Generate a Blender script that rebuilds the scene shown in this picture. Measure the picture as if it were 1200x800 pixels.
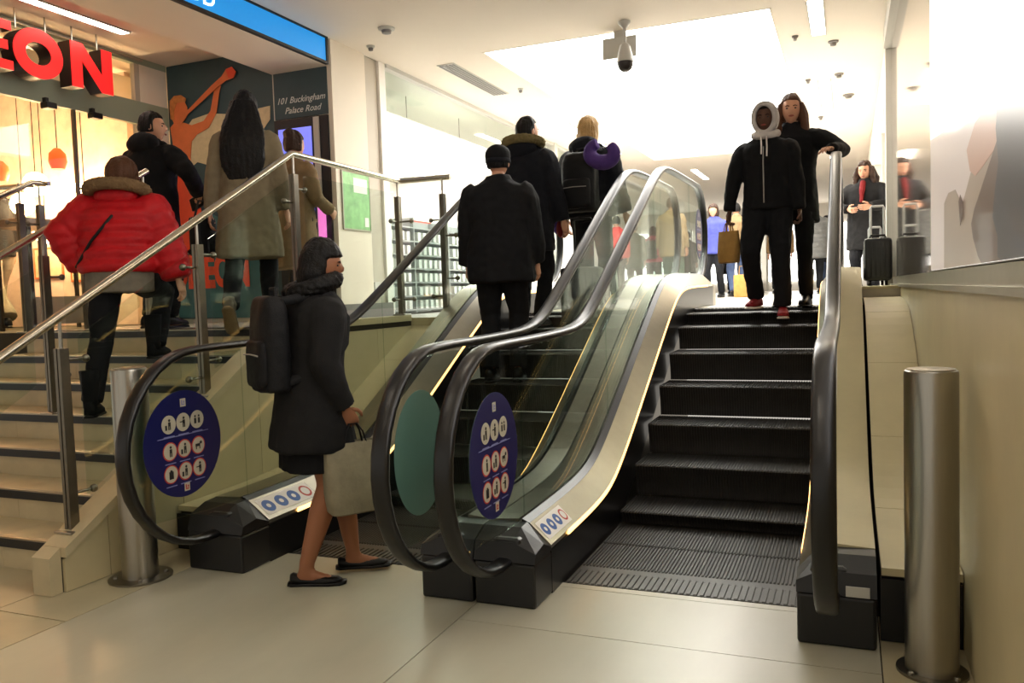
import bpy, bmesh, math, random
import numpy as np
from mathutils import Vector, Matrix, noise
random.seed(7)
PI = math.pi
scene = bpy.context.scene
C = scene.collection
for o in list(bpy.data.objects): bpy.data.objects.remove(o)

# ------------------------------------------------------------------ camera, world, exposure
F_PX, YAW, PITCH, ROLL, EYE = 967.05, math.radians(22.256), math.radians(3.3227), math.radians(-1.8932), 1.40
_f = np.array([-math.sin(YAW)*math.cos(PITCH), math.cos(YAW)*math.cos(PITCH), -math.sin(PITCH)])
_r = np.array([math.cos(YAW), math.sin(YAW), 0.0]); _u = np.cross(_r, _f)
_c, _s = math.cos(ROLL), math.sin(ROLL)
_r, _u = _c*_r+_s*_u, -_s*_r+_c*_u
EYEP = np.array([0, 0, EYE])
def ray(x, y): return _f+_r*(x-600)/F_PX-_u*(y-400)/F_PX
def onx(x, y, X): d = ray(x, y); return EYEP+d*X/d[0]
def ony(x, y, Y): d = ray(x, y); return EYEP+d*Y/d[1]
def onz(x, y, Z): d = ray(x, y); return EYEP+d*(Z-EYE)/d[2]
cam_d = bpy.data.cameras.new('camera'); cam = bpy.data.objects.new('camera', cam_d); C.objects.link(cam)
cam_d.sensor_width = 36; cam_d.lens = F_PX/1200*36; cam_d.clip_start = .05
mw = Matrix.Identity(4)
for i in range(3):
    mw[i][0], mw[i][1], mw[i][2] = _r[i], _u[i], -_f[i]
mw[0][3], mw[1][3], mw[2][3] = 0, 0, EYE
cam.matrix_world = mw
scene.camera = cam
w = bpy.data.worlds.new('world'); scene.world = w; w.use_nodes = True
w.node_tree.nodes['Background'].inputs[0].default_value = (1, .93, .82, 1)
w.node_tree.nodes['Background'].inputs[1].default_value = .45
vs = scene.view_settings
vs.view_transform = 'Standard'; vs.look = 'None'; vs.gamma = 1; vs.use_curve_mapping = False
vs.exposure = 0.58
E_WELL, E_LAMP, E_NEAR = 7.5, 14.0, 9.0      # light well, linear lamps, added unseen lamps over the lower hall

# ------------------------------------------------------------------ helpers
def lin(c):
    c = [v/255 for v in c]
    return tuple((v/12.92 if v <= .04045 else ((v+.055)/1.055)**2.4) for v in c)+(1,)
MATS = {}
def mat(name, col, rough=.5, metal=0., var=.0, scale=6., bump=0., bscale=80., spec=.5, emit=0., ecol=None, stretch=None, coat=0.):
    m = bpy.data.materials.new(name); m.use_nodes = True; nt = m.node_tree; b = nt.nodes['Principled BSDF']
    L = lin(col)
    b.inputs['Base Color'].default_value = L; b.inputs['Roughness'].default_value = rough
    b.inputs['Metallic'].default_value = metal; b.inputs['Specular IOR Level'].default_value = spec
    b.inputs['Coat Weight'].default_value = coat
    if emit:
        b.inputs['Emission Color'].default_value = lin(ecol or col); b.inputs['Emission Strength'].default_value = emit
    if var or bump:
        tc = nt.nodes.new('ShaderNodeTexCoord'); mp = nt.nodes.new('ShaderNodeMapping'); nt.links.new(tc.outputs['Object'], mp.inputs[0])
        if stretch: mp.inputs['Scale'].default_value = stretch
    if var:
        n = nt.nodes.new('ShaderNodeTexNoise'); n.inputs['Scale'].default_value = scale; n.inputs['Detail'].default_value = 6; n.inputs['Roughness'].default_value = .6
        nt.links.new(mp.outputs[0], n.inputs[0])
        r = nt.nodes.new('ShaderNodeValToRGB'); r.color_ramp.elements[0].position = .3; r.color_ramp.elements[1].position = .7
        r.color_ramp.elements[0].color = tuple(max(0, v*(1-var)) for v in L[:3])+(1,)
        r.color_ramp.elements[1].color = tuple(min(1, v*(1+var)) for v in L[:3])+(1,)
        nt.links.new(n.outputs[0], r.inputs[0]); nt.links.new(r.outputs[0], b.inputs['Base Color'])
    if bump:
        n2 = nt.nodes.new('ShaderNodeTexNoise'); n2.inputs['Scale'].default_value = bscale; n2.inputs['Detail'].default_value = 4
        nt.links.new(mp.outputs[0], n2.inputs[0])
        bp = nt.nodes.new('ShaderNodeBump'); bp.inputs['Strength'].default_value = bump; bp.inputs['Distance'].default_value = .01
        nt.links.new(n2.outputs[0], bp.inputs['Height']); nt.links.new(bp.outputs[0], b.inputs['Normal'])
    MATS[name] = m
    return m
def glassmat(name, tint, ior=1.5, refl=1.0, rough=.02):
    m = bpy.data.materials.new(name); m.use_nodes = True; nt = m.node_tree; nt.nodes.clear()
    o = nt.nodes.new('ShaderNodeOutputMaterial'); mx = nt.nodes.new('ShaderNodeMixShader')
    t = nt.nodes.new('ShaderNodeBsdfTransparent'); t.inputs[0].default_value = tint+(1,)
    g = nt.nodes.new('ShaderNodeBsdfGlossy'); g.inputs['Roughness'].default_value = rough
    f = nt.nodes.new('ShaderNodeLayerWeight'); f.inputs[0].default_value = .5
    pw = nt.nodes.new('ShaderNodeMath'); pw.operation = 'POWER'; pw.inputs[1].default_value = 4.5
    k = nt.nodes.new('ShaderNodeMath'); k.operation = 'MULTIPLY_ADD'; k.inputs[1].default_value = .9*refl; k.inputs[2].default_value = .035*refl
    nt.links.new(f.outputs['Facing'], pw.inputs[0]); nt.links.new(pw.outputs[0], k.inputs[0]); nt.links.new(k.outputs[0], mx.inputs[0])
    nt.links.new(t.outputs[0], mx.inputs[1]); nt.links.new(g.outputs[0], mx.inputs[2]); nt.links.new(mx.outputs[0], o.inputs[0])
    MATS[name] = m
    return m

def mesh_obj(name, vf, m, parent=None, smooth=False):
    v, f = vf
    me = bpy.data.meshes.new(name); me.from_pydata([tuple(map(float, p)) for p in v], [], f); me.update()
    return link(name, me, m, parent, smooth)
def link(name, me, m, parent=None, smooth=False):
    bm = bmesh.new(); bm.from_mesh(me); bmesh.ops.recalc_face_normals(bm, faces=bm.faces); bm.to_mesh(me); bm.free()
    if smooth:
        for p in me.polygons: p.use_smooth = True
        if smooth != 'all':
            try: me.set_sharp_from_angle(angle=math.radians(40))
            except Exception: pass
    o = bpy.data.objects.new(name, me); C.objects.link(o)
    if m:
        for k in (m if isinstance(m, (list, tuple)) else [m]): me.materials.append(MATS[k] if isinstance(k, str) else k)
    if parent is not None: adopt(o, parent)
    return o
ROOT = {}
def adopt(o, parent):
    o.parent = parent
    if parent.parent is None and not parent.get('local_frame'): o.matrix_parent_inverse = Matrix.Translation(-Vector(parent.location))
def tag(o, label=None, cat=None, group=None, kind=None):
    if label: o['label'] = label
    if cat: o['category'] = cat
    if group: o['group'] = group
    if kind: o['kind'] = kind
    return o
def thing(name, label, cat, loc, group=None):
    o = bpy.data.objects.new(name, None); C.objects.link(o); o.location = loc; o.empty_display_size = .1
    return tag(o, label, cat, group)
def struct(name, vf, m, smooth=False, parent=None):
    o = mesh_obj(name, vf, m, parent, smooth)
    o['kind'] = 'structure'
    return o
def copyto(o, parent=None, d=(0, 0, 0)):
    c = o.copy(); C.objects.link(c)
    if parent is not None: c.parent = parent
    c.location = Vector(o.location)+Vector(d)
    return c

def join(*parts):
    V, Fc = [], []
    for v, f in parts:
        n = len(V); V += [tuple(p) for p in v]; Fc += [tuple(i+n for i in q) for q in f]
    return V, Fc
def box(x0, x1, y0, y1, z0, z1, bev=0.0):
    if not bev:
        v = [(x, y, z) for z in (z0, z1) for y in (y0, y1) for x in (x0, x1)]
        return v, [(0, 1, 3, 2), (4, 5, 7, 6), (0, 1, 5, 4), (2, 3, 7, 6), (0, 2, 6, 4), (1, 3, 7, 5)]
    bm = bmesh.new(); bmesh.ops.create_cube(bm, size=1)
    for q in bm.verts:
        q.co = Vector(((x0+x1)/2+q.co.x*(x1-x0), (y0+y1)/2+q.co.y*(y1-y0), (z0+z1)/2+q.co.z*(z1-z0)))
    bmesh.ops.bevel(bm, geom=list(bm.edges), offset=bev, segments=2, affect='EDGES', profile=.5)
    return bmvf(bm)
def bmvf(bm):
    bm.verts.index_update()
    v = [tuple(q.co) for q in bm.verts]; f = [tuple(q.index for q in p.verts) for p in bm.faces]; bm.free()
    return v, f
def extr(poly, axis, a, b):
    """polygon of 2-D points swept along an axis: axis 'x' -> points are (y,z); 'y' -> (x,z); 'z' -> (x,y)"""
    def P(p, t): return {'x': (t, p[0], p[1]), 'y': (p[0], t, p[1]), 'z': (p[0], p[1], t)}[axis]
    n = len(poly); v = [P(p, a) for p in poly]+[P(p, b) for p in poly]
    return v, [tuple(range(n))[::-1], tuple(range(n, 2*n))]+[(i, (i+1) % n, n+(i+1) % n, n+i) for i in range(n)]
def rings(rs, cap=True, closed=False):
    n = len(rs[0]); v = [tuple(p) for r in rs for p in r]; f = []
    m = len(rs)
    for i in range(m if closed else m-1):
        j = (i+1) % m
        for k in range(n): f.append((i*n+k, i*n+(k+1) % n, j*n+(k+1) % n, j*n+k))
    if cap and not closed: f += [tuple(range(n))[::-1], tuple(range((m-1)*n, m*n))]
    return v, f
def ring_h(cx, cy, z, rx, ry, n=20, p=2.2, rot=0.):
    out = []
    for k in range(n):
        a = 2*PI*k/n; c, s = math.cos(a), math.sin(a)
        x = rx*math.copysign(abs(c)**(2/p), c); y = ry*math.copysign(abs(s)**(2/p), s)
        out.append((cx+x*math.cos(rot)-y*math.sin(rot), cy+x*math.sin(rot)+y*math.cos(rot), z))
    return out
def tube(path, rad, n=8, cap=True, up=(0, 0, 1), closed=False):
    P = [Vector(p) for p in path]; rs = []; m = len(P)
    if not isinstance(rad, list): rad = [rad]*m
    prev = None
    for i in range(m):
        a = P[(i-1) % m] if (closed or i > 0) else P[i]; b = P[(i+1) % m] if (closed or i < m-1) else P[i]
        t = (b-a); t = t.normalized() if t.length > 1e-9 else Vector((0, 0, 1))
        if prev is None:
            s = t.cross(Vector(up))
            if s.length < 1e-3: s = t.cross(Vector((1, 0, 0)))
        else:
            s = prev-t*prev.dot(t)
        s.normalize(); prev = s; q = s.cross(t)
        r = rad[i]; ra, rb = r if isinstance(r, (tuple, list)) else (r, r)
        rs.append([tuple(P[i]+s*ra*math.cos(2*PI*k/n)+q*rb*math.sin(2*PI*k/n)) for k in range(n)])
    return rings(rs, cap, closed)
def cyl(p, q, r, n=16): return tube([p, q], r, n)
def ball(c, r, nu=12, nv=8):
    rx, ry, rz = r if isinstance(r, (tuple, list)) else (r, r, r)
    v = [(c[0], c[1], c[2]-rz)]; f = []
    for i in range(1, nv):
        t = PI*i/nv
        for k in range(nu):
            a = 2*PI*k/nu
            v.append((c[0]+rx*math.sin(t)*math.cos(a), c[1]+ry*math.sin(t)*math.sin(a), c[2]-rz*math.cos(t)))
    v.append((c[0], c[1], c[2]+rz)); L = len(v)-1
    for k in range(nu): f.append((0, 1+(k+1) % nu, 1+k)); f.append((L, L-nu+k, L-nu+(k+1) % nu))
    for i in range(nv-2):
        for k in range(nu):
            a = 1+i*nu+k; b = 1+i*nu+(k+1) % nu; f.append((a, b, b+nu, a+nu))
    return v, f
def lathe(prof, c=(0, 0, 0), n=24):
    return rings([[(c[0]+r*math.cos(2*PI*k/n), c[1]+r*math.sin(2*PI*k/n), c[2]+z) for k in range(n)] for r, z in prof])
def move(vf, M4):
    return [tuple(M4 @ Vector(p)) for p in vf[0]], vf[1]
def text_vf(s, size, ext=.001, shear=0., bold=0.):
    cu = bpy.data.curves.new('t', 'FONT'); cu.body = s; cu.size = size; cu.extrude = ext; cu.shear = shear; cu.offset = bold; cu.resolution_u = 3
    o = bpy.data.objects.new('t', cu); C.objects.link(o)
    dg = bpy.context.evaluated_depsgraph_get(); me = o.evaluated_get(dg).to_mesh()
    v = [tuple(q.co) for q in me.vertices]; f = [tuple(p.vertices) for p in me.polygons]
    o.evaluated_get(dg).to_mesh_clear(); bpy.data.objects.remove(o)
    return v, f

# ------------------------------------------------------------------ materials
mat('stone_floor', (176, 166, 136), .34, var=.10, scale=3, bump=.03, bscale=30, spec=.5)
mat('stone_floor_sheen', (174, 170, 150), .32, var=.10, scale=2, bump=.04, bscale=20, spec=.55, stretch=(1, .35, 1))  # same floor stone, tinted grey-green for the reflection on it
mat('stone_upper', (215, 212, 205), .22, var=.04, scale=3)
mat('joint', (62, 56, 44), .8)
mat('stone_wall', (196, 182, 144), .38, var=.09, scale=2.2, bump=.02)
mat('stone_step', (192, 178, 144), .42, var=.12, scale=4, bump=.03)
mat('nosing', (20, 20, 20), .35, bump=.05)
mat('steel', (170, 166, 156), .30, 1., var=.08, scale=30, stretch=(1, 1, .06))
mat('steel_soft', (164, 158, 142), .36, 1., var=.05, scale=10)
mat('steel_dark', (128, 122, 110), .34, 1., var=.08, scale=20)
mat('rail_steel', (196, 188, 170), .26, 1., var=.04, scale=20)
mat('rubber', (11, 11, 12), .33, spec=.5)
mat('black_plastic', (14, 14, 15), .4, bump=.03)
mat('black_panel', (24, 24, 25), .3, .3)
mat('step_metal', (48, 47, 45), .5, .55, var=.2, scale=12)
mat('comb', (62, 61, 58), .45, .6, var=.2, scale=14)
mat('deck_light', (255, 205, 130), .5, emit=3.0, ecol=(255, 190, 110))
mat('ceiling_paint', (233, 222, 207), .75, var=.02, scale=1)
mat('wall_paint', (230, 218, 200), .7, var=.02, scale=1)
mat('wall_white', (235, 230, 222), .6)
mat('pillar_grey', (186, 176, 160), .6)
mat('baseboard', (120, 116, 112), .4, .4)
mat('dark_gap', (20, 18, 16), .8)
mat('lamp', (255, 244, 225), .5, emit=E_LAMP)
mat('lamp_fill', (255, 242, 222), .5, emit=E_NEAR)
mat('skylight', (255, 252, 246), .5, emit=E_WELL)
mat('shop_lamp', (255, 250, 242), .5, emit=9)
mat('blue_sign', (22, 140, 218), .35, emit=.42, ecol=(20, 140, 222))
mat('white_letter', (250, 250, 250), .4, emit=1.3)
mat('red_letter', (226, 30, 30), .35, emit=.55, ecol=(232, 28, 30))
mat('letter_side', (40, 22, 20), .4)
mat('mural_teal', (52, 74, 80), .6, var=.12, scale=3)
mat('mural_teal_light', (62, 108, 112), .6, var=.1, scale=6)
mat('mural_orange', (214, 112, 62), .6, var=.1, scale=8)
mat('mural_red', (222, 76, 44), .6, var=.08, scale=8)
mat('mural_cream', (206, 190, 152), .6, var=.1, scale=20)
mat('mural_hair', (196, 120, 60), .6, var=.2, scale=30)
mat('chalk', (216, 222, 220), .7)
mat('sign_blue', (15, 19, 76), .4)
mat('sign_back', (82, 114, 104), .4, var=.06, scale=4)
mat('sign_white', (178, 172, 152), .5)
mat('sign_red', (180, 54, 44), .5)
mat('sign_black', (22, 22, 26), .5)
mat('sign_line', (120, 124, 170), .5)
mat('poster_green', (132, 186, 118), .5, var=.3, scale=9, emit=.06)  # printed sheet, given a faint glow of its own
mat('paper', (236, 234, 228), .6)
mat('frame_dark', (48, 42, 38), .4, .5)
mat('bulk_grey', (190, 188, 180), .5)
mat('warm_wall', (236, 204, 178), .6, var=.15, scale=3)
mat('pink_wall', (238, 210, 192), .6, var=.2, scale=5)
mat('warm_globe', (255, 214, 150), .5, emit=36, ecol=(255, 214, 158))
mat('orange_shade', (226, 90, 30), .5, emit=.8)
mat('frost_green', (150, 160, 140), .45)
mat('screen_blue', (112, 118, 214), .3, emit=.9, ecol=(104, 112, 214), var=.1, scale=6)
mat('screen_pink', (220, 120, 190), .3, emit=.9, ecol=(220, 110, 190))
mat('red_print', (220, 84, 80), .5, emit=.25)  # emission brightens the print, the banner is no lamp
mat('shelf_dark', (176, 178, 180), .6)
mat('goods_white', (235, 235, 232), .5)
mat('glow_white', (255, 254, 250), .5, emit=1.6)
glassmat('glass', (.90, .945, .92), 1.45, .55)
glassmat('glass_clear', (.97, .98, .975), 1.45, .8)
glassmat('glass_green', (.86, .92, .88), 1.45, 1.)
# ------------------------------------------------------------------ the setting
UF, CE = 1.21, 3.80
floor = struct('floor', box(-9.2, .62, -5, 7.6, -.2, -.012), 'joint')
def tiles(parent, xs, ys, z0, z1, m, g=.0025, name='floor_tile'):
    for i in range(len(xs)-1):
        for j in range(len(ys)-1):
            mesh_obj(name, box(xs[i]+g, xs[i+1]-g, ys[j]+g, ys[j+1]-g, z0, z1), m, parent)
tiles(floor, [-8.6, -7.38, -6.16, -4.94, -3.72, -3.262], [-4.62, -3.42, -2.22, -1.02, .18, 1.38, 2.58, 3.78], -.02, 0, 'stone_floor', .0035)
tiles(floor, [-3.262, -1.58], [-3.9, -2.0, -.1, 1.8, 3.70], -.02, 0, 'stone_floor_sheen', .003)
tiles(floor, [-1.58, .10], [-3.9, -2.0, -.1, 1.55, 3.14, 3.645, 3.70], -.02, 0, 'stone_floor_sheen', .002)
tiles(floor, [.10, .40], [-3.9, -2.0, -.1, 1.8, 3.70], -.02, 0, 'stone_floor', .003)
# upper floor: lobby at the head of the stairs, strip behind the rail, concourse
fu = struct('floor_upper', join(box(-9.6, -3.60, 4.86, 6.56, UF-.25, UF-.004), box(-9.6, -3.12, 6.5, 7.6, UF-.25, UF-.004), box(-9.6, 1.5, 7.6, 27, UF-.25, UF-.004)), 'joint')
tiles(fu, [-6.36, -5.0, -3.62], [4.86, 6.5], UF-.02, UF, 'stone_upper', .002)
tiles(fu, [-4.38, -3.16], [6.5, 7.6], UF-.02, UF, 'stone_upper', .002)
tiles(fu, [-4.38, -2.9, -1.42, .06, 1.3], [7.6, 10, 12.4, 14.8, 17.2, 19.6, 22, 24.4, 26.8], UF-.02, UF, 'stone_upper', .002)

# right wall: stone dado with panels, steel channel, reflective glazing above
wr = struct('wall_right', join(box(.405, .62, -5, 8.9, 0, 1.36), box(.43, .62, -5, 8.9, 1.36, CE)), 'wall_paint')
yy = [-5, -2, 2.2, 6.4, 8.88]
for i in range(4):
    mesh_obj('stone_panel', box(.392, .41, yy[i]+.0015, yy[i+1]-.0015, .002, 1.352), 'stone_wall', wr)
struct('trim_1', extr([(.372, 1.352), (.43, 1.352), (.43, 1.44), (.40, 1.44), (.40, 1.375), (.372, 1.375)], 'y', -5, 8.86), 'steel_soft')
m = mat('mirror_glass', (196, 184, 172), .05, .72)
g = struct('window_1', box(.395, .425, 4.67, 8.84, 1.44, 3.62), 'mirror_glass')
struct('trim_2', box(.345, .43, 8.84, 8.96, UF, CE), 'bulk_grey')
struct('trim_3', box(.33, .43, -5, 8.84, 3.62, CE), 'bulk_grey')
struct('wall_right_far', box(1.3, 1.5, 8.9, 26.8, UF, CE), 'wall_white')
struct('trim_4', box(.36, 1.3, 8.96, 26.8, 3.25, CE), 'ceiling_paint')
for k, y in enumerate((11.5, 14.5, 18, 22)):
    struct('trim_%d' % (5+k), box(.40, .52, y, y+.12, UF, 3.25), 'bulk_grey')
# far end: bright shop fronts
we = struct('wall_end', box(-9.6, 1.5, 26.8, 27, UF, CE), 'wall_white')
for k, (a, b_) in enumerate(((-6.9, -4.6), (-4.4, -2.5), (-2.35, -.75), (-.6, 1.1))):
    wd = struct('window_%d' % (10+k), box(a, b_, 26.72, 26.78, UF+.3, 3.2), 'glow_white')
    for x in (a, b_-.06): mesh_obj('window_frame', box(x, x+.06, 26.68, 26.79, UF, 3.25), 'bulk_grey', wd)
# ceiling with the light well
W0, W1, V0, V1 = -3.36, -.60, 7.66, 15.5
struct('ceiling', join(box(-4.42, .62, -5, V0, CE, CE+.15), box(-4.42, W0, V0, V1, CE, CE+.15), box(W1, 1.5, V0, V1, CE, CE+.15), box(-4.42, 1.5, V1, 27, CE, CE+.15), box(-7.2, -4.42, 14.8, 27, CE, CE+.15)), 'ceiling_paint')
struct('ceiling_lobby', box(-9.6, -5.06, -5, 6.6, CE, CE+.15), 'ceiling_paint')
struct('ceiling_soffit', box(-5.06, -4.43, -5, 6.56, 3.55, CE+.15), 'ceiling_paint')
lw = thing('light_well', 'large glowing white rectangular skylight panel in the concourse ceiling', 'skylight', ((W0+W1)/2, (V0+V1)/2, CE))
mesh_obj('luminous_panel', box(W0, W1, V0, V1, CE+.05, CE+.08), 'skylight', lw)
for a in ((W0, W0+.02, V0, V1), (W1-.02, W1, V0, V1), (W0, W1, V0, V0+.02), (W0, W1, V1-.02, V1)):
    mesh_obj('reveal', box(*a, CE-.002, CE+.05), 'ceiling_paint', lw)

# left of the concourse: pillar wall, shop window
wl = struct('wall_left', box(-5.0, -4.40, 6.76, 7.15, UF, CE), 'wall_paint')
struct('wall_left_face', box(-4.56, -4.40, 6.57, 6.76, UF, CE), 'wall_paint')
struct('trim_10', box(-4.9, -4.43, 7.15, 7.42, UF, CE), 'pillar_grey')
struct('trim_11', box(-4.9, -4.40, 7.42, 7.54, UF, CE), 'wall_white')
struct('baseboard_left', box(-4.405, -4.385, 6.57, 7.5, UF, UF+.14), 'baseboard')
shop_top = struct('trim_12', box(-4.46, -4.38, 7.54, 14.8, 3.76, CE), 'bulk_grey')
for k, y in enumerate((12.75, 14.7)):
    struct('trim_%d' % (13+k), box(-4.5, -4.36, y, y+.12, UF, CE), 'bulk_grey')
for k, (a, b_) in enumerate(((7.55, 10.1), (10.13, 12.74), (12.88, 14.7))):
    struct('window_%d' % (2+k), box(-4.43, -4.415, a, b_, UF+.02, 3.76), 'glass_clear')
struct('wall_shop_back', box(-8.6, -8.5, 6.86, 14.72, UF, CE), 'wall_white')
struct('wall_shop_near', box(-8.6, -4.95, 6.76, 6.86, UF, CE), 'wall_white')
struct('wall_shop_far', box(-8.6, -4.45, 14.72, 14.8, UF, CE), 'wall_white')
struct('ceiling_shop', box(-8.6, -4.44, 6.76, 14.8, CE, CE+.15), 'frost_green')
struct('wall_left_far', box(-7.2, -7.05, 14.8, 26.8, UF, CE), 'wall_white')
tiles(fu, [-7.04, -5.7, -4.382], [14.85, 17.2, 19.6, 22, 24.4, 26.8], UF-.02, UF, 'stone_upper', .002)
for k in range(2):  # lamp panels added so the shop interior burns out to white
    t = thing('shop_fill_panel', 'added bright square lamp panel inside the shop behind the glazing, %s' % ('over the display shelf', 'deeper in the shop')[k], 'lamp', (-7, 9+3.6*k, 3.78), 'added shop lamp panels')
    mesh_obj('diffuser', box(-8.2, -5.9, 7.9+3.6*k, 10.6+3.6*k, 3.72, 3.74), 'shop_lamp', t)
    mesh_obj('housing', box(-8.22, -5.88, 7.88+3.6*k, 10.62+3.6*k, 3.741, 3.799), 'bulk_grey', t)
# linear lamp hanging in the shop window
t = thing('hanging_lamp', 'thin white tube lamp on wires behind the shop window', 'lamp', (-4.9, 9.3, 3.5))
mesh_obj('tube', box(-4.92, -4.86, 8.75, 10.5, 3.46, 3.50, .01), 'shop_lamp', t)
for y in (8.85, 10.3): mesh_obj('wire', cyl((-4.89, y, 3.5), (-4.89, y, CE), .004, 6), 'frame_dark', t)
# goods gondola close behind the glass
t = thing('display_shelf', 'dark display shelf with rows of small white cartons behind the shop glass', 'shelf', (-4.85, 8.8, UF))
mesh_obj('back_panel', box(-5.02, -5.0, 7.7, 10.4, UF, UF+1.12), 'shelf_dark', t)
for k in range(7): mesh_obj('shelf_board', box(-5.0, -4.72, 7.7, 10.4, UF+.03+.16*k, UF+.045+.16*k), 'shelf_dark', t)
for y in (7.7, 8.6, 9.5, 10.38): mesh_obj('upright', box(-5.0, -4.72, y, y+.02, UF, UF+1.12), 'shelf_dark', t)
car = None; n = 0
for k in range(6):
    for i in range(20):
        y = 7.76+.132*i
        if abs(y-8.6) < .05 or abs(y-9.5) < .05: continue
        if car is None:
            o = car = mesh_obj('small_carton', box(-4.78, -4.71, y, y+.07, UF+.047+.16*k, UF+.147+.16*k, .004), 'goods_white'); base = (y, k)
        else:
            o = copyto(car, None, (0, y-base[0], .16*(k-base[1])))
        tag(o, 'small white carton on the %s board of the dark shop shelf' % ('lowest', 'second', 'third', 'fourth', 'fifth', 'topmost')[k], 'carton', 'white cartons on board %d of the display shelf' % (k+1))
tag(mesh_obj('shop_banner', box(-5.6, -5.58, 10.1, 10.7, UF+.001, UF+1.25), 'red_print'), 'tall red printed banner inside the shop beyond the shelf', 'banner')

# ceiling fittings of the concourse
def lamp_bar(x, y0, y1, label, m='lamp', w=.06, z=CE, grp='recessed linear ceiling lamps'):
    t = thing('ceiling_lamp', label, 'lamp', (x, (y0+y1)/2, z), grp)
    mesh_obj('diffuser', box(x-w, x+w, y0, y1, z-.012, z-.004, .003), m, t)
    mesh_obj('trim_ring', join(box(x-w-.012, x-w-.001, y0, y1, z-.014, z-.001), box(x+w+.001, x+w+.012, y0, y1, z-.014, z-.001)), 'bulk_grey', t)
lamp_bar(-.245, 7.64, 8.66, 'recessed linear ceiling lamp beside the near end of the skylight')
lamp_bar(-.245, 10.6, 12.7, 'recessed linear ceiling lamp halfway along the skylight')
lamp_bar(-.245, 17.0, 18.4, 'short linear ceiling lamp past the far end of the skylight on the right-wall side')
lamp_bar(-2.9, 17.2, 18.8, 'short linear ceiling lamp past the far end of the skylight on the shop side')
lamp_bar(-3.75, 11.4, 14.4, 'long linear ceiling lamp between the skylight and the shop window')
for k, (x, y) in enumerate(((-3.2, -.6), (-1.0, -.6), (-3.2, 1.6), (-.7, 1.6), (-2.3, 3.9))):  # unseen lamps added overhead to brighten the hall and right wall
    lamp_bar(x, y-.55, y+.55, 'added unseen linear ceiling lamp over the lower hall', 'lamp_fill', .1, grp='added lamps over the lower hall')
def disc_fit(name, label, cat, x, y, r, m='bulk_grey', grp=None):
    t = thing(name, label, cat, (x, y, CE), grp)
    mesh_obj('flange', lathe([(r, CE-.001), (r, CE-.012), (r*.8, CE-.02)], (x, y, 0), 20), m, t, True)
    mesh_obj('core', lathe([(r*.62, CE-.019), (r*.55, CE-.045), (r*.2, CE-.05)], (x, y, 0), 16), 'baseboard', t, True)
disc_fit('smoke_detector', 'round grey ceiling detector near the end of the blue fascia', 'detector', -3.8, 6.57, .075)
disc_fit('downlight', 'small dark round ceiling fitting between air slot and skylight', 'ceiling fitting', -3.25-.3, 9.2, .035)
disc_fit('sprinkler', 'small sprinkler rose in the ceiling beside the blue fascia end', 'sprinkler', -4.2, 6.95, .04)
for k, (x, y, r) in enumerate(((-.46, 8.62, .03), (-.12, 8.99, .05), (-.42, 10.5, .03), (-.08, 10.4, .05), (.02, 11.6, .07), (-.35, 12.9, .035))):
    disc_fit('ceiling_spot', 'small dark round fitting in the ceiling between skylight and right wall', 'ceiling fitting', x, y, r, 'baseboard', 'ceiling fittings by the right wall')
t = thing('air_vent', 'long grey slotted air vent in the ceiling above the shop window', 'vent', (-3.86, 8.6, CE))
mesh_obj('frame', box(-3.96, -3.76, 7.85, 9.35, CE-.006, CE-.001), 'bulk_grey', t)
for k in range(5): mesh_obj('slat', box(-3.945+.037*k, -3.925+.037*k, 7.88, 9.32, CE-.012, CE-.0065), 'baseboard', t)
t = thing('hanging_sign', 'blank grey sign plate hung under the skylight edge behind the dome camera', 'sign', (-1.95, 7.64, CE))
mesh_obj('plate', box(-2.11, -1.79, 7.625, 7.645, 3.55, 3.74, .004), 'bulk_grey', t)
mesh_obj('bracket', box(-2.0, -1.9, 7.63, 7.642, 3.741, 3.799), 'bulk_grey', t)
t = thing('dome_camera', 'white dome security camera hanging on a stem from the ceiling', 'camera', (-1.84, 7.4, CE))
cx, cy = -1.84, 7.4
mesh_obj('mount', lathe([(.055, CE-.001), (.055, CE-.02), (.03, CE-.05), (.02, CE-.06)], (cx, cy, 0), 20), 'bulk_grey', t, True)
mesh_obj('stem', cyl((cx, cy, CE-.05), (cx, cy, 3.60), .016, 12), 'bulk_grey', t, True)
mesh_obj('housing', lathe([(.02, 3.61), (.045, 3.585), (.06, 3.53), (.075, 3.46), (.078, 3.44)], (cx, cy, 0), 24), 'bulk_grey', t, True)
mesh_obj('dome', lathe([(.072, 3.441), (.07, 3.41), (.055, 3.375), (.03, 3.357), (.006, 3.352)], (cx, cy, 0), 24), 'frame_dark', t, True)

# lobby: blue fascia, mural, cinema front
t = thing('blue_fascia_sign', 'bright blue lit fascia band with white letters over the lobby opening', 'sign', (-4.42, 4.5, 3.55))
mesh_obj('panel', box(-4.429, -4.405, .5, 6.5, 3.578, 3.782), 'blue_sign', t)
mesh_obj('bottom_edge', box(-4.43, -4.395, .5, 6.53, 3.552, 3.576), 'frame_dark', t)
mesh_obj('top_edge', box(-4.43, -4.395, .5, 6.53, 3.784, 3.799), 'frame_dark', t)
mesh_obj('end_edge', box(-4.43, -4.395, 6.502, 6.53, 3.577, 3.783), 'frame_dark', t)
v = text_vf('FOOD', .19, .002)
xs = [p[0] for p in v[0]]; kb = onx(252, 10, -4.402); off = kb[1]-max(xs)
mesh_obj('lettering', ([(-4.401+p[2], p[0]+off, kb[2]+p[1]) for p in v[0]], v[1]), 'white_letter', t)
wm = struct('wall_mural', box(-9.6, -4.45, 6.58, 6.74, UF, CE), 'wall_paint')
t = thing('mural_panel', 'teal painted mural of an orange winged figure blowing a long horn', 'mural', (-5.7, 6.56, UF))
MY = 6.565
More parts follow.
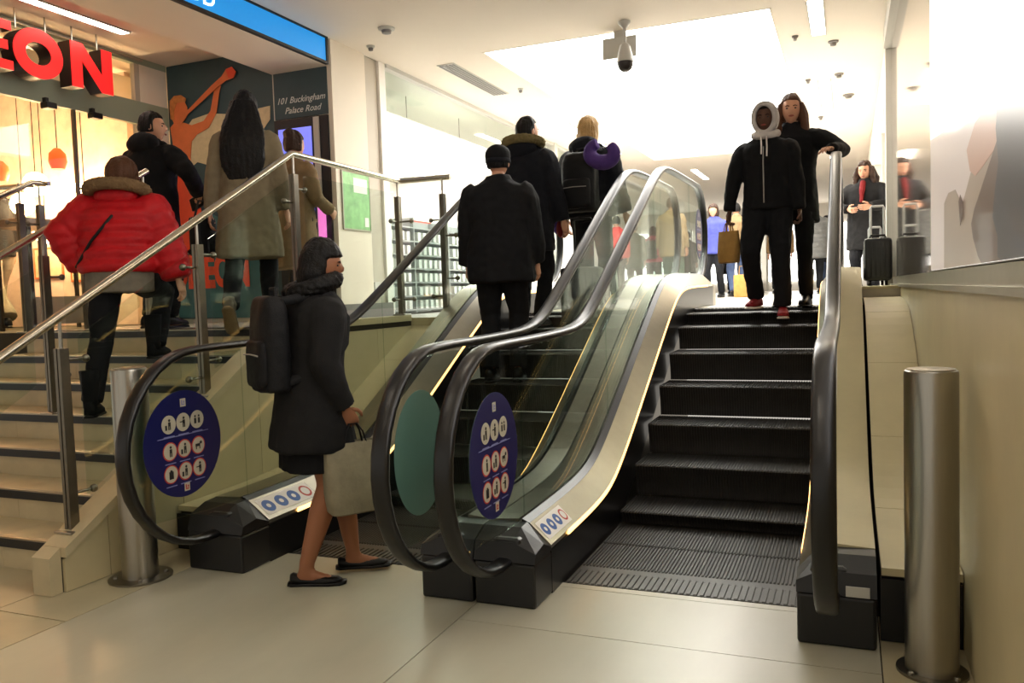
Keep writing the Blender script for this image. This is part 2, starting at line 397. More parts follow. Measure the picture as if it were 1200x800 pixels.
mesh_obj('board', box(-6.36, -5.055, MY, MY+.012, UF+.04, 3.795), 'mural_teal', t)
def mpoly(name, pix, m, d):
    pts = [ony(x, y, MY) for x, y in pix]
    mesh_obj(name, extr([(p[0], p[2]) for p in pts], 'y', MY-d, MY-d+.004), m, t)
mpoly('wave', [(193, 300), (210, 285), (225, 262), (248, 250), (268, 262), (300, 250), (318, 270), (318, 372), (193, 372)], 'mural_teal_light', .006)
mpoly('wing', [(214, 158), (226, 140), (246, 133), (276, 134), (300, 128), (317, 124), (317, 140), (300, 165), (285, 180), (270, 176), (262, 186), (250, 184), (243, 193), (232, 190), (226, 195), (219, 186)], 'mural_cream', .009)
mpoly('skirt', [(205, 188), (224, 190), (232, 225), (240, 262), (232, 300), (216, 300), (200, 262)], 'mural_red', .013)
mpoly('figure', [(201, 150), (206, 144), (217, 144), (226, 147), (240, 142), (248, 130), (252, 108), (251, 102), (256, 98), (260, 101), (258, 110), (255, 132), (246, 150), (232, 158), (226, 166), (224, 192), (204, 190), (205, 175)], 'mural_orange', .017)
mpoly('face', [(203, 124), (208, 118), (217, 118), (221, 126), (222, 134), (218, 141), (213, 146), (206, 146), (202, 136)], 'mural_orange', .021)
mpoly('hair', [(201, 128), (201, 119), (206, 113), (214, 112), (220, 116), (219, 120), (209, 121), (206, 130), (206, 142), (202, 140)], 'mural_hair', .025)
mpoly('horn', [(221, 131), (250, 101), (262, 90), (267, 82), (274, 79), (279, 85), (276, 92), (267, 95), (256, 104), (223, 134)], 'mural_orange', .029)
mpoly('bell', [(267, 82), (274, 79), (279, 85), (276, 92), (270, 92)], 'mural_red', .033)
mpoly('banner', [(196, 318), (214, 300), (232, 284), (262, 288), (276, 300), (290, 318), (270, 344), (236, 348)], 'mural_teal_light', .013)
v = text_vf('ODEON', .44, .002, 0, .022); v = ([(p[0]*.62, p[1], p[2]) for p in v[0]], v[1])
xs = [p[0] for p in v[0]]; k = ony(258, 334, MY); k2 = ony(294, 330, MY)
mesh_obj('lettering', ([(k2[0]-max(xs)+p[0], MY-.019+p[2], k[2]-.005+p[1]) for p in v[0]], v[1]), 'mural_red', t)
t = thing('script_board', 'dark teal wall board with two lines of chalky script over the screen', 'sign', (-4.75, 6.55, 3.0))
mesh_obj('board', box(-5.045, -4.45, MY-.008, MY+.012, 3.12, 3.55), 'mural_teal', t)
for s, x, z in (('101 Buckingham', -5.02, 3.26), ('Palace Road', -4.93, 3.165)):
    v = text_vf(s, .083, .001, .35)
    xs = [p[0] for p in v[0]]; wd = max(xs)-min(xs); sc = min(1, (-4.46-x)/wd)
    mesh_obj('script_line', ([(x+p[0]*sc, MY-.0105+p[2], z+p[1]) for p in v[0]], v[1]), 'chalk', t)
mesh_obj('edge_strip', box(-5.056, -5.046, MY-.01, MY+.012, 3.1, 3.56), 'bulk_grey', t)
t = thing('digital_screen', 'tall blue glowing digital screen in a black surround beside the pillar', 'screen', (-4.75, 6.5, UF))
mesh_obj('surround', box(-5.05, -4.45, MY-.02, MY+.012, UF+.02, 3.11), 'sign_black', t)
mesh_obj('display', box(-5.0, -4.63, MY-.03, MY-.021, 1.85, 3.02), 'screen_blue', t)
mesh_obj('caption', box(-4.99, -4.87, MY-.034, MY-.0305, 1.88, 2.36), 'screen_pink', t)
mesh_obj('side_strip', box(-4.60, -4.54, MY-.034, MY-.021, UF+.1, 3.1), 'bulk_grey', t)
mesh_obj('panel_low', box(-4.58, -4.50, MY-.05, MY-.036, 1.55, 2.3), 'screen_pink', t)

# pillar poster, plate
t = thing('green_poster', 'green and white printed poster on the cream pillar wall', 'poster', (-4.39, 6.9, 2.1))
mesh_obj('sheet', box(-4.399, -4.39, 6.66, 7.12, 2.07, 2.60), 'poster_green', t)
mesh_obj('border', join(box(-4.399, -4.386, 6.645, 6.659, 2.055, 2.615), box(-4.399, -4.386, 7.121, 7.135, 2.055, 2.615), box(-4.399, -4.386, 6.659, 7.121, 2.601, 2.615), box(-4.399, -4.386, 6.659, 7.121, 2.055, 2.069)), 'sign_white', t)
mesh_obj('headline', box(-4.39, -4.388, 6.84, 7.08, 2.42, 2.56), 'paper', t)
mesh_obj('blurb', box(-4.39, -4.388, 7.02, 7.09, 2.10, 2.19), 'paper', t)
tag(mesh_obj('switch_plate', box(-4.43, -4.415, 7.2, 7.3, 1.45, 1.56, .003), 'bulk_grey'), 'small grey switch plate low on the pillar return', 'plate')

# cinema front (plane x = -6.36)
SX = -6.36
ft = struct('trim_20', box(SX-.06, SX, -2, 6.56, 3.74, CE), 'frost_green')
struct('trim_21', box(SX-.05, SX, -2, 6.56, 3.16, 3.38), 'frost_green')
struct('wall_shopfront', box(SX-.5, SX-.45, -2, 6.56, 3.38, 3.74), 'wall_paint')
for k, (a, b_) in enumerate(((3.0, 4.55), (4.56, 5.45), (5.46, 6.15))):
    struct('window_%d' % (20+k), box(SX-.03, SX-.02, a, b_, UF+.02, 3.16), 'glass_clear')
    struct('window_%d' % (30+k), box(SX-.03, SX-.02, a, b_, 3.381, 3.739), 'glass_clear')
struct('trim_22', box(SX-.06, SX-.01, 6.16, 6.22, UF, 3.74), 'pillar_grey')
struct('wall_return', box(SX-.06, SX-.005, 6.22, 6.56, UF, 3.74), 'wall_paint')
for k, y in enumerate((4.555, 5.455)): struct('trim_%d' % (23+k), box(SX-.04, SX-.005, y-.012, y+.012, UF, 3.16), 'steel_dark')
# inside the cinema foyer
struct('wall_foyer_back', box(-9.6, -9.5, -2, 6.58, UF, CE), 'warm_wall')
struct('wall_foyer_far', box(-9.5, SX-.5, 6.50, 6.575, UF, CE), 'pink_wall')
for k, (x, y, z) in enumerate(((-9.1, 5.8, 2.62), (-8.0, 6.15, 2.50), (-7.6, 6.0, 2.66), (-7.25, 6.2, 2.55), (-7.75, 6.2, 2.2), (-7.05, 6.1, 2.2))):
    t = thing('globe_lamp', 'glowing warm globe lamp inside the cinema foyer', 'lamp', (x, y, z), 'globe lamps in the foyer')
    mesh_obj('globe', ball((x, y, z), .12, 16, 10), 'warm_globe', t, 'all')
    mesh_obj('cord', cyl((x, y, z+.115), (x, y, CE), .005, 6), 'frame_dark', t)
for k, (x, y, z) in enumerate(((-7.7, 5.7, 2.76), (-7.15, 5.9, 2.86), (-8.2, 5.6, 2.72))):
    t = thing('pendant_lamp', 'small orange glass pendant hanging in the cinema foyer', 'lamp', (x, y, z), 'orange pendants in the foyer')
    mesh_obj('shade', lathe([(.03, z+.1), (.075, z+.05), (.085, z-.03), (.06, z-.1)], (x, y, 0), 16), 'orange_shade', t, True)
    mesh_obj('cord', cyl((x, y, z+.1), (x, y, CE), .005, 6), 'frame_dark', t)
# pictures on the foyer side wall
for k, (x0, x1, z0, z1) in enumerate(((-8.3, -7.9, 1.75, 2.05), (-7.75, -7.35, 1.7, 2.1), (-7.2, -6.95, 1.75, 2.05))):
    t = thing('framed_print', ('small', 'large', 'narrow')[k]+' orange framed print on the pink foyer wall', 'picture', ((x0+x1)/2, 6.49, z0))
    mesh_obj('print', box(x0, x1, 6.485, 6.495, z0, z1), 'mural_cream', t); mesh_obj('frame', join(box(x0-.02, x1+.02, 6.48, 6.497, z0-.02, z0-.001), box(x0-.02, x1+.02, 6.48, 6.497, z1+.001, z1+.02), box(x0-.02, x0-.001, 6.48, 6.497, z0, z1), box(x1+.001, x1+.02, 6.48, 6.497, z0, z1)), 'mural_orange', t)
t = thing('foyer_counter', 'low dark counter with thin legs at the cinema entrance', 'counter', (-6.9, 5.6, UF))
mesh_obj('counter_top', box(-7.1, -6.6, 5.1, 6.0, UF+.92, UF+.99, .006), 'steel_dark', t)
for x in (-7.07, -6.66):
    for y in (5.13, 5.93): mesh_obj('leg', box(x, x+.03, y, y+.03, UF, UF+.919), 'frame_dark', t)
mesh_obj('front_panel', box(-6.655, -6.64, 5.17, 5.92, UF+.05, UF+.3), 'pillar_grey', t)
lamp_bar(-5.86, 4.5, 5.6, 'bright linear lamp in the lobby ceiling before the red letters', 'lamp', .05, grp='lobby lamps')
for k, (x, y) in enumerate(((-5.5, 5.3), (-5.35, 5.9))):
    tag(mesh_obj('lobby_spot', lathe([(.03, CE-.001), (.03, CE-.012), (.012, CE-.02)], (x, y, 0), 12), 'baseboard', None, True), 'tiny round fitting in the lobby ceiling', 'ceiling fitting', 'lobby ceiling fittings')
# red letters on a rail
def letter(ch, y0, y1, z0, z1):
    w, h = y1-y0, z1-z0; s = .26*w if ch != 'O' else .24*w
    if ch == 'E':
        b = .19*h; P = [(0, 0), (w, 0), (w, b), (s, b), (s, h/2-b/2), (w*.9, h/2-b/2), (w*.9, h/2+b/2), (s, h/2+b/2), (s, h-b), (w, h-b), (w, h), (0, h)]
        polys = [P]
    elif ch == 'N':
        q = .30*w
        polys = [[(0, 0), (q*.85, 0), (q*.85, h*.62), (w-q*.95, 0), (w, 0), (w, h), (w-q*.85, h), (w-q*.85, h*.38), (q*.95, h), (0, h)]]
    t = thing('channel_letter', 'red illuminated letter %s with dark sides hung over the cinema entrance' % ch, 'letter', (SX+.2, (y0+y1)/2, z0), 'red channel letters')
    xf, xb = SX+.30, SX+.16
    if ch == 'O':
        n = 40; ro = [(y0+w/2+w/2*math.cos(2*PI*k/n), z0+h/2+h/2*math.sin(2*PI*k/n)) for k in range(n)]
        ri = [(y0+w/2+(w/2-s)*math.cos(2*PI*k/n), z0+h/2+(h/2-s)*math.sin(2*PI*k/n)) for k in range(n)]
        def rg(a, b): return rings([[(a, *p) for p in ro], [(b, *p) for p in ro], [(b, *p) for p in ri], [(a, *p) for p in ri]], False, True)
        mesh_obj('body', rg(xb, xf), 'letter_side', t); mesh_obj('face', rg(xf+.001, xf+.008), 'red_letter', t)
    else:
        for P in polys:
            P = [(y0+a, z0+b) for a, b in P]
            mesh_obj('body', extr(P, 'x', xb, xf), 'letter_side', t); mesh_obj('face', extr(P, 'x', xf+.001, xf+.008), 'red_letter', t)
    for y in (y0+.2*w, y1-.2*w): mesh_obj('hanger', cyl((SX+.23, y, z1-.02), (SX+.23, y, CE), .007, 8), 'steel', t)
LX = SX+.3
def yof(px, py): return onx(px, py, LX)[1]
zt, zb = 3.655, 3.27
letter('E', yof(-40, 30), yof(13, 45), zt-.38+.0, zt)
letter('O', yof(15, 60), yof(73, 70), zt-.39, zt+.005)
letter('N', yof(83, 75), yof(131, 85), zt-.38, zt)
tag(mesh_obj('letter_rail', cyl((SX+.16, 3.2, 3.72), (SX+.16, 6.1, 3.72), .012, 8), 'steel'), 'thin steel rail above the red letters', 'rail')
for k, y in enumerate((5.15, 5.62)):
    t = thing('spot_fixture', 'small black spotlight under the cinema header, %s' % ('below letter O', 'below letter N'), 'spotlight', (SX+.05, y, 3.16)) if k < 0 else thing('spot_fixture', 'small black spotlight under the cinema header below letter '+'ON'[k], 'spotlight', (SX+.05, y, 3.16))
    mesh_obj('body', box(SX+.01, SX+.1, y-.05, y+.05, 3.10, 3.155, .01), 'black_plastic', t); mesh_obj('bracket', box(SX, SX+.04, y-.015, y+.015, 3.157, 3.2), 'black_plastic', t)

# backlit picture panel on the right wall
t = thing('light_box', 'tall backlit picture panel with brown and grey waves on the right wall', 'light box', (.39, 2.6, 1.44))
mat('lb_white', (255, 252, 250), .3, emit=1.6); mat('lb_pale', (214, 200, 192), .3, emit=.26, coat=.1); mat('lb_peach', (198, 160, 140), .3, emit=.2, coat=.1)
mat('lb_tan', (172, 154, 136), .3, emit=.2, coat=.1); mat('lb_brown', (104, 80, 66), .3, emit=.18, coat=.1); mat('lb_grey', (66, 62, 66), .3, emit=.18, coat=.1)
mesh_obj('housing', box(.3875, .425, .4, 4.66, 1.442, 3.6), 'steel_dark', t)
mesh_obj('panel', box(.385, .3872, .405, 4.655, 1.446, 3.595), 'lb_white', t)  # white field also paints the glare over the picture's upper part
def lp(name, pix, m, d):
    P = [onx(x, y, .385) for x, y in pix]
    mesh_obj(name, extr([(min(4.6545, p[1]), max(1.4462, p[2])) for p in P], 'x', .3845-d, .3845-d+.001), m, t)
lp('pale_glare', [(1088, 168), (1101, 157), (1112, 148), (1124, 132), (1138, 120), (1154, 108), (1170, 98), (1190, 88), (1232, 66), (1232, 330), (1088, 330)], 'lb_pale', .000)  # pale area paints the glare fading down across the picture
lp('tan_wave', [(1107, 238), (1112, 226), (1120, 222), (1128, 240), (1132, 226), (1140, 196), (1150, 166), (1166, 140), (1176, 128), (1190, 128), (1190, 330), (1107, 330)], 'lb_tan', .0015)
lp('peach_wave', [(1134, 176), (1144, 144), (1158, 124), (1172, 112), (1178, 112), (1176, 150), (1166, 176), (1152, 196), (1144, 206), (1138, 200)], 'lb_peach', .003)
lp('brown_wave', [(1172, 160), (1178, 150), (1190, 150), (1190, 330), (1152, 330), (1148, 300), (1142, 278), (1140, 262), (1144, 244), (1154, 214), (1164, 184)], 'lb_brown', .0045)
lp('grey_wave', [(1172, 118), (1180, 108), (1200, 96), (1232, 84), (1232, 330), (1176, 330), (1172, 300), (1172, 276), (1166, 254), (1168, 230), (1173, 190), (1170, 150)], 'lb_grey', .006)
lp('dark_slit', [(1126, 236), (1128, 228), (1131, 236), (1131, 252), (1128, 264), (1127, 250)], 'lb_brown', .0075)
# ------------------------------------------------------------------ staircase
NR, R_, G_, Y1 = 7, UF/7, .30, 3.03
t = thing('staircase', 'pale stone staircase with black nosing strips climbing to the lobby', 'stairs', (-5, Y1, 0))
XL, XR = -6.36, -3.72
for k in range(1, NR+1):
    y = Y1+G_*(k-1); z = k*R_
    ye = y+G_ if k < NR else y+.25
    n0 = [-6.36, -5.45+.12*(k % 3), -4.55+.13*((k+1) % 3), XR]
    for i in range(3):
        mesh_obj('riser', box(n0[i]+.001, n0[i+1]-.001, y+.012, y+.032, z-R_+.0005, z-.056), 'stone_step', t)
        mesh_obj('tread', box(n0[i]+.001, n0[i+1]-.001, y+.03, ye+.031, z-.03, z), 'stone_step', t)
    mesh_obj('nosing_strip', box(XL, XR, y, y+.0295, z-.055, z-.008), 'nosing', t)
    mesh_obj('nosing_edge', box(XL, XR, y+.001, y+.0295, z-.0075, z+.001), 'steel_soft', t)
core = [(Y1+.034, 0)]
for k in range(1, NR+1): core += [(Y1+.034+G_*(k-1), k*R_-.032), (Y1+.034+G_*k, k*R_-.032)]
core += [(Y1+G_*NR, 0)]
mesh_obj('core', extr(core, 'x', XL, XR), 'joint', t)
# stringer kerb beside the steps, with side panels towards the escalator
t = thing('stair_stringer', 'sloping cream stone kerb along the open side of the staircase', 'kerb', (-3.64, 2.8, 0))
SL = .576
def szt(y): return min(.19+(y-2.78)*SL, UF+.03)
ytop = 2.78+(UF+.03-.19)/SL
mesh_obj('cap_front', extr([(2.78, .002), (2.845, .002), (2.845, szt(2.845)-.001), (2.78, .188)], 'x', -3.72, -3.60), 'stone_step', t)
ys = [2.846, 3.6, 4.35, ytop]
for a, b_ in zip(ys[:-1], ys[1:]):
    mesh_obj('cap', extr([(a+.001, szt(a)-.05), (b_-.001, szt(b_)-.05), (b_-.001, szt(b_)), (a+.001, szt(a))], 'x', -3.72, -3.565), 'stone_step', t)
mesh_obj('cap_level', box(-3.72, -3.565, ytop+.001, 6.40, UF-.02, UF+.03), 'stone_wall', t)
mesh_obj('core', extr([(2.85, .002), (6.45, .002), (6.45, UF-.03), (ytop, UF-.03), (2.85, szt(2.85)-.055)], 'x', -3.70, -3.605), 'joint', t)
ys = [2.852, 3.12, 3.65, 4.35, 5.1, 5.85, 6.44]
for a, b_ in zip(ys[:-1], ys[1:]):
    top = lambda q: min(szt(q), UF+.0)-.065
    pts = [(a+.002, .003), (b_-.002, .003), (b_-.002, top(b_))]
    if a < ytop < b_: pts.append((ytop-.05, top(ytop-.05)))
    pts.append((a+.002, top(a)))
    mesh_obj('side_panel', extr(pts, 'x', -3.604, -3.585), 'stone_wall', t)
# stone face closing the well at the head of the escalators
wf = struct('wall_well', box(-3.60, -3.26, 6.46, 6.52, 0, UF-.03), 'joint')
for a, b_ in ((-3.598, -3.43), (-3.428, -3.262)): mesh_obj('stone_panel', box(a, b_, 6.445, 6.459, .1, UF+.005), 'stone_wall', wf)

# ------------------------------------------------------------------ steel and glass balustrades
def post(t, x, y, z0, z1, zr, arms=(), n='post'):
    p = mesh_obj(n, join(box(x-.022, x-.004, y-.026, y+.026, z0, z1), box(x+.004, x+.022, y-.026, y+.026, z0, z1), box(x-.004, x+.004, y-.02, y+.02, z0+.02, z1-.02)), 'steel_dark', t)
    mesh_obj('pin', cyl((x, y, z1-.03), (x, y, zr), .009, 10), 'steel', p, True)
    mesh_obj('foot_plate', box(x-.06, x+.06, y-.06, y+.06, z0, z0+.012, .003), 'steel', p)
    for dx, dy, z in arms:
        e = (x+dx, y+dy, z)
        mesh_obj('clamp', join(cyl((x, y, z), e, .008, 8), ball(e, .021, 10, 8)), 'steel_dark', p, True)
def rail(t, pts, r=.024): return mesh_obj('handrail', tube(pts, r, 14), 'rail_steel', t, True)
t = thing('stair_balustrade', 'steel handrail with glass panels along the open side of the stairs and lobby edge', 'balustrade', (-3.66, 4.0, 0))
RX = -3.66
def rz(y): return 1.18+(y-2.65)*.557
rail(t, [(RX, 2.2, rz(2.2)), (RX, 4.91, 2.44), (RX, 4.93, 2.442), (RX, 6.42, 2.42), (RX, 6.44, 2.42), (-3.17, 6.46, 2.42)])
post(t, RX, 2.97, szt(2.97)-.03, 1.20, rz(2.97), [(.0, .14, 1.14), (.0, .14, .46)])
post(t, RX, 3.95, szt(3.95)-.03, 1.76, rz(3.95), [(0, .13, 1.70), (0, -.13, 1.62), (0, .13, 1.05), (0, -.13, .95)])
post(t, RX, 4.93, UF+.03, 2.30, 2.44, [(0, .12, 2.2), (0, -.12, 2.1), (0, .12, 1.45), (0, -.12, 1.4)])
post(t, RX, 6.40, UF+.03, 2.28, 2.42, [(.13, .0, 2.06), (0, -.13, 2.06), (.13, 0, 1.38), (0, -.13, 1.38)])
post(t, -3.25, 6.46, UF+.005, 2.28, 2.42, [(-.12, 0, 2.06), (.12, 0, 1.92), (-.12, 0, 1.4), (.12, 0, 1.55)])
for a, b_ in ((3.06, 3.86), (4.03, 4.84)):
    mesh_obj('glass_panel', extr([(a, szt(a)+.09), (b_, szt(b_)+.09), (b_, rz(b_)-.15), (a, rz(a)-.15)], 'x', RX+.01, RX+.022), 'glass', t)
mesh_obj('glass_panel', box(RX+.01, RX+.022, 5.03, 6.30, UF+.10, 2.30), 'glass', t)
mesh_obj('glass_panel', box(-3.58, -3.33, 6.455, 6.467, UF+.10, 2.30), 'glass', t)
t = thing('stair_balustrade', 'middle steel handrail with posts dividing the staircase', 'balustrade', (-5.0, 4.0, 0))
MX = -5.0
rail(t, [(MX, 2.4, rz(2.4)), (MX, 4.9, rz(4.9))])
for y, k in ((3.97, 4), (3.07, 1), (4.86, 7)):
    post(t, MX, y, k*R_+.001, rz(y)-.16, rz(y), [(0, .13, rz(y)-.3), (0, .13, k*R_+.25)])
for a, b_ in ((3.2, 3.84), (4.1, 4.74)):
    mesh_obj('glass_panel', extr([(a, rz(a)-.95), (b_, rz(b_)-.95), (b_, rz(b_)-.2), (a, rz(a)-.2)], 'x', MX+.01, MX+.022), 'glass', t)
t = thing('entrance_balustrade', 'steel handrail with twin posts at the cinema front at the stair head', 'balustrade', (-6.2, 4.9, UF))
rail(t, [(-6.2, 3.4, rz(3.4)+.12), (-6.2, 4.86, 2.44), (-6.2, 4.9, 2.44), (-6.2, 4.98, 2.44)])
rail(t, [(-6.9, 4.90, 2.44), (-6.15, 4.98, 2.44)], .02)
for y in (4.74, 4.92): post(t, -6.2, y, UF+.001, 2.26, 2.42, [(0, -.12, 2.1)])

# ------------------------------------------------------------------ escalators
def soft(u, w): return (u+math.sqrt(u*u+w*w))/2
def prof(y, y0=4.63, s=.55, rise=UF, w=.28): return s*(soft(y-y0, w)-soft(y-y0-rise/s, w))
RB, RT = 1.17, 2.44
def railz(y): return RB+prof(y, 4.60, .555, RT-RB, .22)
YS = [3.55+.1*i for i in range(54)]          # 3.55 .. 8.85
def ribbon(fa, fb, ys): # strip between two edge functions y -> (x,z), given thickness later
    v, f = [], []
    for y in ys:
        a, b_ = fa(y), fb(y); v += [(a[0], y, a[1]), (b_[0], y, b_[1])]
    for i in range(len(ys)-1): f.append((2*i, 2*i+1, 2*i+3, 2*i+2))
    return v, f
def bar(fq, ys): # closed profile of points per y
    return rings([[(p[0], y, p[1]) for p in fq(y)] for y in ys])
CUT = .02
def handrail_path():
    r1, cy1, cz1 = .485, 3.265, .685
    P = [(3.46, .205), (3.36, .202)]
    for k in range(17):
        a = math.radians(-92-176*k/16); P.append((cy1+r1*math.cos(a), cz1+r1*math.sin(a)))
    y = 3.4
    while y < 7.85: P.append((y, railz(y))); y += .11
    r2 = .47; cy2, cz2 = 8.62, RT-.47
    for k in range(17):
        a = math.radians(88-176*k/16); P.append((cy2+r2*math.cos(a)*1.0, cz2+r2*math.sin(a)))
    P += [(8.5, cz2-.472), (8.4, cz2-.472)]
    return P
HP = handrail_path()
def rail_mesh(x):
    rs = []; n = len(HP)
    for i, (y, z) in enumerate(HP):
        a, b_ = HP[max(0, i-1)], HP[min(n-1, i+1)]; ty, tz = b_[0]-a[0], b_[1]-a[1]; L = math.hypot(ty, tz); ny, nz = -tz/L, ty/L
        out = -1
        r = []
        for k in range(14):
            al = 2*PI*k/14; c, s = math.cos(al), math.sin(al)
            cx = .040*math.copysign(abs(c)**.7, c); cn = .019*math.copysign(abs(s)**.7, s)
            r.append((x+cx, y+ny*cn, z+nz*cn))
        rs.append(r)
    return rings(rs)
def stepmesh(x0, x1, h, d=.385, pitch=.0175):
    """ribbed tread with its curved ribbed riser; origin at the nosing line, z=0 tread top"""
    n = int((x1-x0)/pitch); v, f = [], []
    pr = [(d-.004, 0), (.012, 0), (.003, -.004), (0, -.012)]
    if h > .02:
        for k in range(1, 5):
            u = k/4; pr.append((.035*math.sin(u*PI/2), -.012-(h-.012)*u))
    else: pr.append((.004, -.02))
    def nrm(i):
        a, b_ = pr[max(0, i-1)], pr[min(len(pr)-1, i+1)]; ty, tz = b_[0]-a[0], b_[1]-a[1]; L = math.hypot(ty, tz) or 1
        return (-(-tz)/L*-1, ty/L*-1)
    m = len(pr)
    for j in range(n+1):
        x = x0+j*(x1-x0)/n
        for q, (dy, dz) in ((x, (0, 0)), (x+pitch*.52, (0, 0)), (x+pitch*.56, (.006, -.006)), (x+pitch*.96, (.006, -.006))):
            q = min(q, x1)
            for (a, b_) in pr: v.append((q, a+(dy if b_ < -.002 else 0), b_+(dz if b_ > -.01 else 0)))
    cols = 4*(n+1)
    for c in range(cols-1):
        for i in range(m-1): f.append((c*m+i, c*m+i+1, (c+1)*m+i+1, (c+1)*m+i))
    return v, f
NOSE = [(5.51+.385*j) for j in range(-4, 5)]
NZ = [.002, .006, .085, .285, .485, .70, .905, 1.085, 1.18]
def side(t, xi, xg, xo, lamp=True, outer='steel_soft', stick=None, pl=(.27, .33), clad=True):
    s = 1 if xi > xg else -1      # direction from glass to steps
    xgi, xgo = xg+s*.035, xg-s*.035
    a, b_ = sorted((xi, xo))
    # newel plinth: black block with chamfered cap
    y0 = 3.33
    P = mesh_obj('newel_plinth', box(a+.002, b_-.002, y0, 3.62, .0, .20, .012), 'black_plastic', t)
    cap = rings([[(xo, y0+.0, .203), (xi, y0+.0, .203), (xi, y0+.015, .245), (xgi, y0+.03, .285), (xo, y0+.03, .285)],
                 [(xo, y0+.12, .203), (xi, y0+.12, .203), (xi, y0+.12, .262), (xgi, y0+.14, .325), (xo, y0+.14, .325)],
                 [(xo, 3.55, .203), (xi, 3.55, .203), (xi, 3.55, .221), (xgi, 3.55, .329), (xo, 3.55, .329)]])
    mesh_obj('plinth_cap', cap, 'black_plastic', P)
    mesh_obj('rail_inlet', box(xg-.07, xg+.07, 3.36, 3.56, .12, .30, .02), 'black_plastic', P)
    ys = [3.551]+[3.6+.1*i for i in range(51)]+[8.65]
    mesh_obj('skirt', bar(lambda y: [(xi, prof(y)-.12), (xi, prof(y)+.195), (xi-s*.012, prof(y)+.195), (xi-s*.012, prof(y)-.12)], ys), 'black_panel', t, True)
    mesh_obj('inner_deck', bar(lambda y: [(xi, prof(y)+.222), (xgi+s*.012, prof(y)+.318), (xgi+s*.012, prof(y)+.300), (xi-s*.006, prof(y)+.200)], ys), 'steel_soft', t, True)
    mesh_obj('deck_border', bar(lambda y: [(xgi+s*.011, prof(y)+.318), (xg+s*.008, prof(y)+.336), (xg+s*.008, prof(y)+.28), (xgi+s*.011, prof(y)+.30)], ys), 'black_plastic', t, True)
    if lamp:
        mesh_obj('deck_light', bar(lambda y: [(xi+s*.004, prof(y)+.198), (xi+s*.004, prof(y)+.221), (xi-s*.004, prof(y)+.221), (xi-s*.004, prof(y)+.198)], [y for y in ys if 3.78 < y < 8.4]), 'deck_light', t, True)
    mesh_obj('outer_deck', bar(lambda y: [(xg-s*.008, prof(y)+.335), (xo, prof(y)+.325), (xo, prof(y)+.29), (xg-s*.008, prof(y)+.29)], ys), outer, t, True)
    if clad: mesh_obj('cladding', bar(lambda y: [(xo, 0), (xo, prof(y)+.288), (xo+s*.012, prof(y)+.288), (xo+s*.012, 0)], ys), 'steel_dark', t, True)
    # upper end of the deck, rounded
    ye = 8.65; z = UF
    mesh_obj('upper_plinth', rings([[(xo, ye+.001, z), (xi, ye+.001, z), (xi, ye+.001, z+.215), (xgi, ye+.001, z+.31), (xo, ye+.001, z+.31)],
                                    [(xo, ye+.13, z), (xi, ye+.13, z), (xi, ye+.13, z+.19), (xgi, ye+.13, z+.28), (xo, ye+.13, z+.28)],
                                    [(xo, ye+.19, z), (xi, ye+.19, z), (xi, ye+.19, z+.1), (xgi, ye+.19, z+.15), (xo, ye+.19, z+.15)]]), 'steel_soft', t, True)
    mesh_obj('handrail', rail_mesh(xg), 'rubber', t, 'all')
    # glass: newel panel, two raking panels, head panel
    HPg = [(3.265+.455*math.cos(math.radians(-100-170*k/20)), .685+.455*math.sin(math.radians(-100-170*k/20))) for k in range(21)]
    poly = [(3.60, .335)]+[(y, zz) for y, zz in [(3.30, .335)]+[p for p in HPg if p[1] > .335]]+[(3.60, railz(3.6)-.03)]
    mesh_obj('glass_panel', extr(poly, 'x', xg-.006, xg+.006), 'glass', t)
    for a_, b2 in ((3.606, 5.1), (5.106, 6.6), (6.606, 8.2)):
        yy = [a_+(b2-a_)*k/14 for k in range(15)]
        mesh_obj('glass_panel', extr([(y, prof(y)+.336) for y in yy]+[(y, railz(y)-.03) for y in yy[::-1]], 'x', xg-.006, xg+.006), 'glass', t)
    cz2 = RT-.47
    poly = [(8.206, UF+.336), (8.9, UF+.336)]+[(8.62+.44*math.cos(math.radians(-55+150*k/16)), cz2+.44*math.sin(math.radians(-55+150*k/16))) for k in range(17)]
    poly = [p for p in poly if p[1] >= UF+.33]+[(8.206, RT-.03)]
    mesh_obj('glass_panel', extr(poly, 'x', xg-.006, xg+.006), 'glass', t)
def escalator(label, xl, gl, ol, xr, gr, orr, outer_l, outer_r):
    t = thing('escalator', label, 'escalator', ((xl+xr)/2, 3.7, 0), 'pair of escalators')
    side(t, xl, gl, ol, True, outer_l); side(t, xr, gr, orr, True, outer_r)
    a, b_ = xl+.016, xr-.016
    for j, (y, z) in enumerate(zip(NOSE, NZ)):
        h = z-NZ[j-1] if j else 0
        v, f = stepmesh(a, b_, h)
        mesh_obj('step', ([(p[0], p[1]+y, p[2]+z) for p in v], f), 'step_metal', t)
    # comb plates
    def comb(y0, y1, z, d, nm):
        v, f = stepmesh(a, b_, 0, y1-y0, .03)
        p = mesh_obj(nm, ([(q[0], q[1]+y0, q[2]+z) for q in v], f), 'comb', t)
    comb(3.703, 3.90, .004, 1, 'comb_plate'); mesh_obj('landing_plate', box(a, b_, 3.90, 4.0, -.01, -.003), 'comb', t)
    comb(7.44, 7.60, UF+.002, 1, 'comb_plate'); 
    mesh_obj('truss_cover', box(a, b_, 7.43, 7.6, UF-.2, UF-.02), 'black_panel', t)
    mesh_obj('landing_plate', box(a, b_, 7.601, 8.6, UF+.0005, UF+.004), 'steel_soft', t)
    return t
escL = escalator('escalator going up beside the staircase, with riders standing on it', -2.90, -3.08, -3.26, -1.86, -1.72, -1.593, 'steel_soft', 'steel_dark')
escR = escalator('escalator beside the tan right-hand wall, its dark steps bare', -1.29, -1.44, -1.587, -.20, -.08, .09, 'steel_dark', 'stone_wall')

